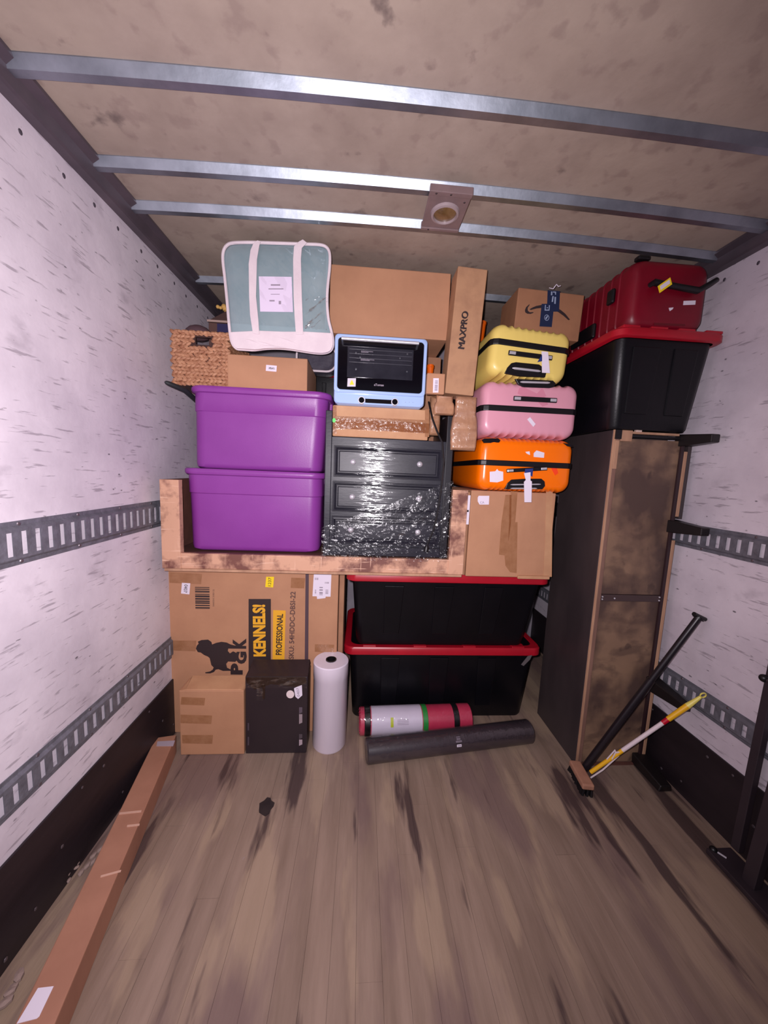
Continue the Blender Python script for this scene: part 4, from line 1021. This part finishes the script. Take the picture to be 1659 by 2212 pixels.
MB().box(-W2 + .085, W2 - .04, -.004, .012, ZCn - .014, ZCn - .004).build('batten', WOODP, T, bevel=.001)
MB().box(-W2 + .085, W2 - .01, .002, .022, ZCn - .028, ZCn - .018).build('groove', BLK2, T)
MB().box(-W2 + .034, W2 - .004, -.002, .012, .0, .008).build('batten', RWI, T)
MB().box(-W2 + .030, W2 - .016, .004, .016, .842, .873).build('crossbar', mat('crossbar_metal', (70, 54, 54), .4), T, bevel=.002)
for a, b in ((.04, .852), (.04, .864), (.10, .857), (W2 * 2 - .024, .850), (W2 * 2 - .024, .866)):
    MB().ball((-W2 + a, .002, b), .004, 8).build('screw', CHROME, T)
MB().box(W2 - .018, W2 - .004, .0, .10, 0, ZCn - .03).build('dark_rail', mat('dark_maroon', (46, 26, 30), .5), T, bevel=.001)
for a, b in ((.03, .44), (.50, 1.14), (1.25, ZCn - .08)):
    MB().box(W2 - .002, W2 + .014, .0, .030, a, b).build('side_batten', WOODP, T, bevel=.002)
MB().box(W2 + .016, W2 + .032, .002, .035, 1.24, ZCn - .05).build('dark_rail', DARKW, T, bevel=.001)
LEG = mat('leg_black', (22, 16, 18), .45)
for i, (z, ln, wd) in enumerate(((1.594, .125, .028), (1.205, .140, .030), (.432, .175, .034), (.034, .150, .034))):
    if i == 3:
        mb = MB().hexa([(W2 - .045, -ln, .002), (W2 + .022, -ln, .002), (W2 + .022, .03, .002), (W2 - .045, .03, .002), (W2 - .035, -ln, .03), (W2 + .015, -ln, .03), (W2 + .022, .03, .062), (W2 - .05, .03, .062)])
    else:
        zz = z
        mb = MB().hexa([(W2 - .012, -ln, zz - .018), (W2 + .024, -ln, zz - .018), (W2 + .034, .03, zz - wd), (W2 - .03, .03, zz - wd), (W2 - .012, -ln, zz + .016), (W2 + .024, -ln, zz + .016), (W2 + .034, .03, zz + wd), (W2 - .03, .03, zz + wd)])
    mb.build('leg', LEG, T, bevel=.004)
MB().box(-W2 + .10, -W2 + .125, -.008, .008, ZCn - .006, ZCn + .008).build('tape_scrap', mat('beige_tape', (206, 180, 168), .4), T, bevel=.002)
ZR = ZCn + .002

# tote on the console
YT = 1.43
lx0, lx1 = at(1338, 715, Y=YT - .03).x, 1.492
zt_ = at(1450, 708, Y=YT - .03).z
wT = lx1 - lx0 - .05
tote('storage_tote', 'large black tote with red lid on top of the upright sideboard', ((lx0 + lx1) / 2, YT, ZR), wT, .56, wT - .085, .48, zt_ - ZR, ribs=((-.20, .14), (.20, .12)), over=.022, lidh=.036)
# crimson suitcase on it, lying flat
x0, x1 = at(1366, 630, Y=1.45).x, at(1532, 640, Y=1.45).x; z1 = at(1450, 562, Y=1.46).z
T = thing('suitcase', 'crimson hard-shell suitcase on the large tote in the top right corner', 'suitcase', ((x0 + x1) / 2, 1.45, zt_ + .010), group='hard-shell suitcases')
w_, h_, d_ = x1 - x0, z1 - zt_ - .010, .50
def ring2(y, ins, rib_=.0): return [(x, y, z + h_ / 2) for x, z in rrect(w_ - 2 * ins, h_ - 2 * ins, .045, 7)]
MB().loft([ring2(0, .035), ring2(.003, .02), ring2(.012, .010), ring2(.03, .003), ring2(.05, 0), ring2(d_ - .03, 0), ring2(d_, .03)]).build('shell', REDC, T, smooth=True)
for k in range(8):   # ribs running round the shell
    y = .075 + k * .052
    MB().loft([[(x, y + dy, z + h_ / 2) for x, z in rrect(w_ + 2 * e_, h_ + 2 * e_, .047, 7)] for dy, e_ in ((0, -.001), (.005, .004), (.011, .004), (.016, -.001))]).build('rib', REDC, T, smooth=True)
xh = -w_ / 2
for (y0, y1, z0_, z1_) in ((.09, .13, h_ * .50, h_ * .72), (.20, .38, h_ * .12, h_ * .36)):
    MB().box(xh - .022, xh - .004, y0, y1, z0_, z1_).build('side_handle', BLK2, T, bevel=.008)
a = onf(T, 1413, 610, -.02); b = onf(T, 1508, 628, -.02); c_ = onf(T, 1548, 604, -.03)
MB().tube([a + Vector((0, .02, 0)), a, a.lerp(b, .5), b], [.010, .013, .012, .013], 10).build('carry_handle', BLK2, T, smooth=True)
MB().tube([b, b.lerp(c_, .5) + Vector((0, -.006, 0)), c_], [.011, .010, .009], 10).build('handle_strap', BLK2, T, smooth=True)
decal(T, [(1421, 618), (1448, 599), (1452, 614), (1425, 633)], YST, 'yellow_tag', y=-.036)
decal(T, [(1426, 618), (1446, 604), (1448, 612), (1428, 626)], WHITE, 'tag_paper', y=-.038)
decal(T, [(1477, 650), (1503, 649), (1502, 658), (1476, 659)], WHITE, 'sticker'); decal(T, [(1445, 665), (1455, 664), (1453, 668), (1447, 672)], WHITE, 'sticker')
decal(T, [(1413, 697), (1480, 700), (1480, 704), (1413, 702)], mat('dark_red', (96, 2, 18), .4), 'foot_strip')
MB().box(-w_ / 2 + .02, -w_ / 2 + .07, .01, .04, h_ - .004, h_ + .012).build('wheel', BLK2, T, bevel=.004)

# ------------------------------------------------------------------ broom, bar, frame
YLP = mat('yellow_plastic', (238, 180, 30), .35); YLP2 = mat('pale_yellow_plastic', (236, 220, 110), .4); WHT = mat('white_tube', (224, 208, 212), .35); RDB = mat('red_band', (190, 10, 40), .35)
B0 = at(1276, 1668, Z=.055); B1 = at(1523, 1499, X=1.455); v = B1 - B0
T = thing('push_broom', 'push broom with wooden head and white handle ending in a yellow grip', 'broom', (B0.x, B0.y, 0))
o_ = Vector((B0.x, B0.y, 0)); l0, l1 = B0 - o_, B1 - o_
def seg(t0, t1, r0, r1, M, nm): return MB().tube([l0.lerp(l1, t0), l0.lerp(l1, t1)], [r0, r1], 14).build(nm, M, T, smooth=True)
seg(.0, .30, .0085, .0085, YLP, 'yellow_sleeve'); seg(.30, .655, .0085, .0085, WHT, 'pole'); seg(.655, .70, .0095, .0095, RDB, 'red_collar')
seg(.70, .86, .0105, .0115, YLP, 'grip'); seg(.86, .965, .0115, .006, YLP2, 'grip')
c_ = l0.lerp(l1, .985); e = (l1 - l0).normalized(); sd = e.cross(Vector((0, 1, 0))).normalized()
MB().tube([c_ + (e * cos(k * pi / 8) + sd * sin(k * pi / 8)) * .011 for k in range(17)], .0028, 8, cap=False).build('hanging_ring', YLP2, T, smooth=True)
H0 = at(1241, 1645, Z=.05) - o_; H1 = at(1272, 1700, Z=.05) - o_
hv = (H1 - H0).normalized(); hs = Vector((-hv.y, hv.x, 0))
def obox(c0, c1, half, z0, z1, sh=0):
    a, b = Vector(c0), Vector(c1)
    pts = [a - hs * half, b - hs * half, b + hs * half, a + hs * half]
    return MB().hexa([(p.x, p.y, z0) for p in pts] + [(p.x, p.y, z1) for p in pts])
obox(H0, H1, .026, .032, .058).build('head', mat('pink_wood', (176, 128, 104), .6, c2=(156, 110, 88), vscale=12), T, bevel=.006)
br = MB(); R = random.Random(1)
for i in range(14):
    for k in (-1, 0, 1):
        p = Vector(H0).lerp(Vector(H1), (i + .5) / 14) + hs * k * .016; br.tube([(p.x, p.y, .032), (p.x + R.uniform(-.004, .004) - hs.x * .004, p.y + R.uniform(-.004, .004), .002)], [.006, .0075], 6)
br.build('bristles', BLK2, T, kind='stuff')
W = lambda px, py, t: (at(px, py, Y=(B0.lerp(B1, t)).y - .0) - o_)
MB().tube([W(1276, 1680, 0), W(1302, 1663, .1), W(1336, 1632, .28), W(1339, 1624, .29), W(1330, 1626, .29)], .0035, 8).build('brace', WHT, T, smooth=True)
MB().tube([W(1311, 1640, .2), W(1329, 1620, .27), W(1330, 1624, .27), W(1322, 1640, .25)], .0028, 8).build('brace', WHT, T, smooth=True)

A = at(1266, 1655, Z=.045); Bp = at(1511, 1332, X=1.46)
T = thing('tension_rod', 'black metal rod with a capped end leaning from the floor to the right wall', 'rod', (A.x, A.y, 0))
o_ = Vector((A.x, A.y, 0)); a, b = A - o_, Bp - o_; e = (b - a).normalized()
a = a - e * (a.z - .008) / e.z
RODM = mat('rod_black', (26, 20, 26), .3)
MB().tube([a, a.lerp(b, .62)], .0165, 16).build('outer_tube', RODM, T, smooth=True); MB().tube([a.lerp(b, .62), b], .0135, 16).build('inner_tube', RODM, T, smooth=True)
sd = e.cross(Vector((0, 1, 0))).normalized()
MB().tube([b - e * .012, b - e * .002], .020, 14).build('collar', BLK2, T, smooth=True)
MB().tube([b - sd * .030, b + sd * .030], .009, 10).build('end_cap', BLK2, T, smooth=True)

DG = mat('dark_grey_metal', (52, 42, 48), .45, c2=(44, 36, 42), vscale=8)
T = thing('bed_frame', 'dark metal bed frame piece leaning on the right wall near the camera', 'furniture', (1.40, 1.05, 0))
o_ = Vector((1.40, 1.05, 0))
def bar(A, B, wx, wy, nm, par=None):
    A, B = Vector(A), Vector(B); e = (B - A).normalized(); n1 = Vector((0, 1, 0)) - e * e.y; n1.normalize(); n2 = e.cross(n1)
    q = [A + n1 * sy * wy + n2 * sx * wx - o_ for sx, sy in ((-1, -1), (1, -1), (1, 1), (-1, 1))]; q2 = [p + (B - A) for p in q]
    return MB().hexa(q + q2).build(nm, DG, par or T, bevel=.002)
R0 = at(1560, 1845, Z=.03); R1 = at(1659, 1985, Z=.03)
bar((1.432, 1.085, .018), (1.432, .30, .018), .018, .04, 'base_rail')
MB().box(1.362 - 1.40, 1.462 - 1.40, .26 - 1.05, 1.085 - 1.05, .001, .020).build('base_rail', DG, T, bevel=.002)
u0 = at(1592, 1835, X=1.445); u1 = at(1668, 1470, X=1.485)
bar(u0, u0 + (u1 - u0) * 1.5, .012, .014, 'upright')
u0 = at(1618, 1925, X=1.405); u1 = at(1668, 1745, X=1.43)
bar(u0, u0 + (u1 - u0) * 2.6, .014, .020, 'upright')
kn = at(1541, 1836, X=1.385) - o_
MB().ball(kn, .013, 16).build('foot_cap', BLK2, T, smooth=True); MB().tube([kn, kn + Vector((.02, -.03, 0))], .005, 8).build('bolt', CHROME, T, smooth=True)
kn = at(1650, 1465, X=1.455) - o_
MB().ball(kn, .014, 16).build('foot_cap', BLK2, T, smooth=True); MB().tube([kn, kn + Vector((.004, -.28, -.02))], .007, 8).build('cross_rod', DG, T, smooth=True)

# ------------------------------------------------------------------ long carton on the left, scraps
hB = .092
A = at(379, 1590, Z=hB); Bq = at(117, 2212, Z=hB); v = Bq - A; v.z = 0; ang = atan2(v.x, -v.y)
Ln = v.length + .55
T = thing('long_carton', 'long flat brown carton on the floor along the left wall', 'box', (A.x - .044, A.y, 0), (0, 0, ang))
KL = mat('kraft_long', (176, 126, 102), .7, c2=(160, 112, 90), vscale=4, bump=.2, bscale=20)
MB().box(-.044, .044, -Ln, 0, 0, hB).build('body', KL, T, bevel=.003)
def ont(px, py):
    Mi = TH[T.name]; p = Mi @ at(px, py, Z=hB); return p
def tdecal(pts, M, nm, dz=.0012):
    MB().prismZ([(ont(a, b).x, ont(a, b).y) for a, b in pts], hB, hB + dz).build(nm, M, T)
tdecal([(82, 2135), (116, 2131), (85, 2196), (79, 2201), (36, 2212)], WHITE, 'shipping_label')
tdecal([(340, 1602), (378, 1600), (374, 1612), (338, 1612)], mat('greyish_label', (176, 160, 172), .5), 'sticker')
for a, b in (((258, 1756), (306, 1751)), ((275, 1783), (302, 1780)), ((218, 1892), (262, 1880))):
    tdecal([a, b, (b[0] - 1, b[1] + 4), (a[0] - 1, a[1] + 4)], mat('crease_light', (206, 164, 144), .6), 'crease', .002)
for i, (a, b, sc_) in enumerate(((213, 1838, .9), (48, 2112, 1.2), (14, 2150, .9), (170, 1868, .6))):
    p = at(a, b, Z=.012); R = random.Random(i)
    mb = MB()
    for k in range(5):
        q = p + Vector((R.uniform(-.01, .01), -.02 * k * sc_, R.uniform(-.004, .01))); mb.ball(q, .012 * sc_, 7, (.8, 1.3, .5), Matrix.Rotation(R.uniform(-1, 1), 3, 'Z'))
    tag(mb.build('paper_scrap', mat('scrap_paper', (150, 128, 120), .8)), ['crumpled paper scrap halfway along the long carton by the wall', 'largest crumpled scrap beside the near end of the long carton', 'crumpled scrap at the lower left edge by the wall', 'tiny paper scrap beside the middle of the long carton'][i], 'scrap')
# pale tape end on the lid of the lowest tote
A = at(1138, 1428, Y=1.765)
tag(MB().prism([(A.x - .030, A.z - .022), (A.x - .015, A.z - .030), (A.x + .018, A.z + .008), (A.x + .028, A.z + .034), (A.x + .004, A.z + .028)], 1.766, 1.768).build('tape_scrap', mat('grey_tape', (96, 90, 92), .4)),
    'greyish strip of tape stuck to the right end of the lowest red lid', 'tape')
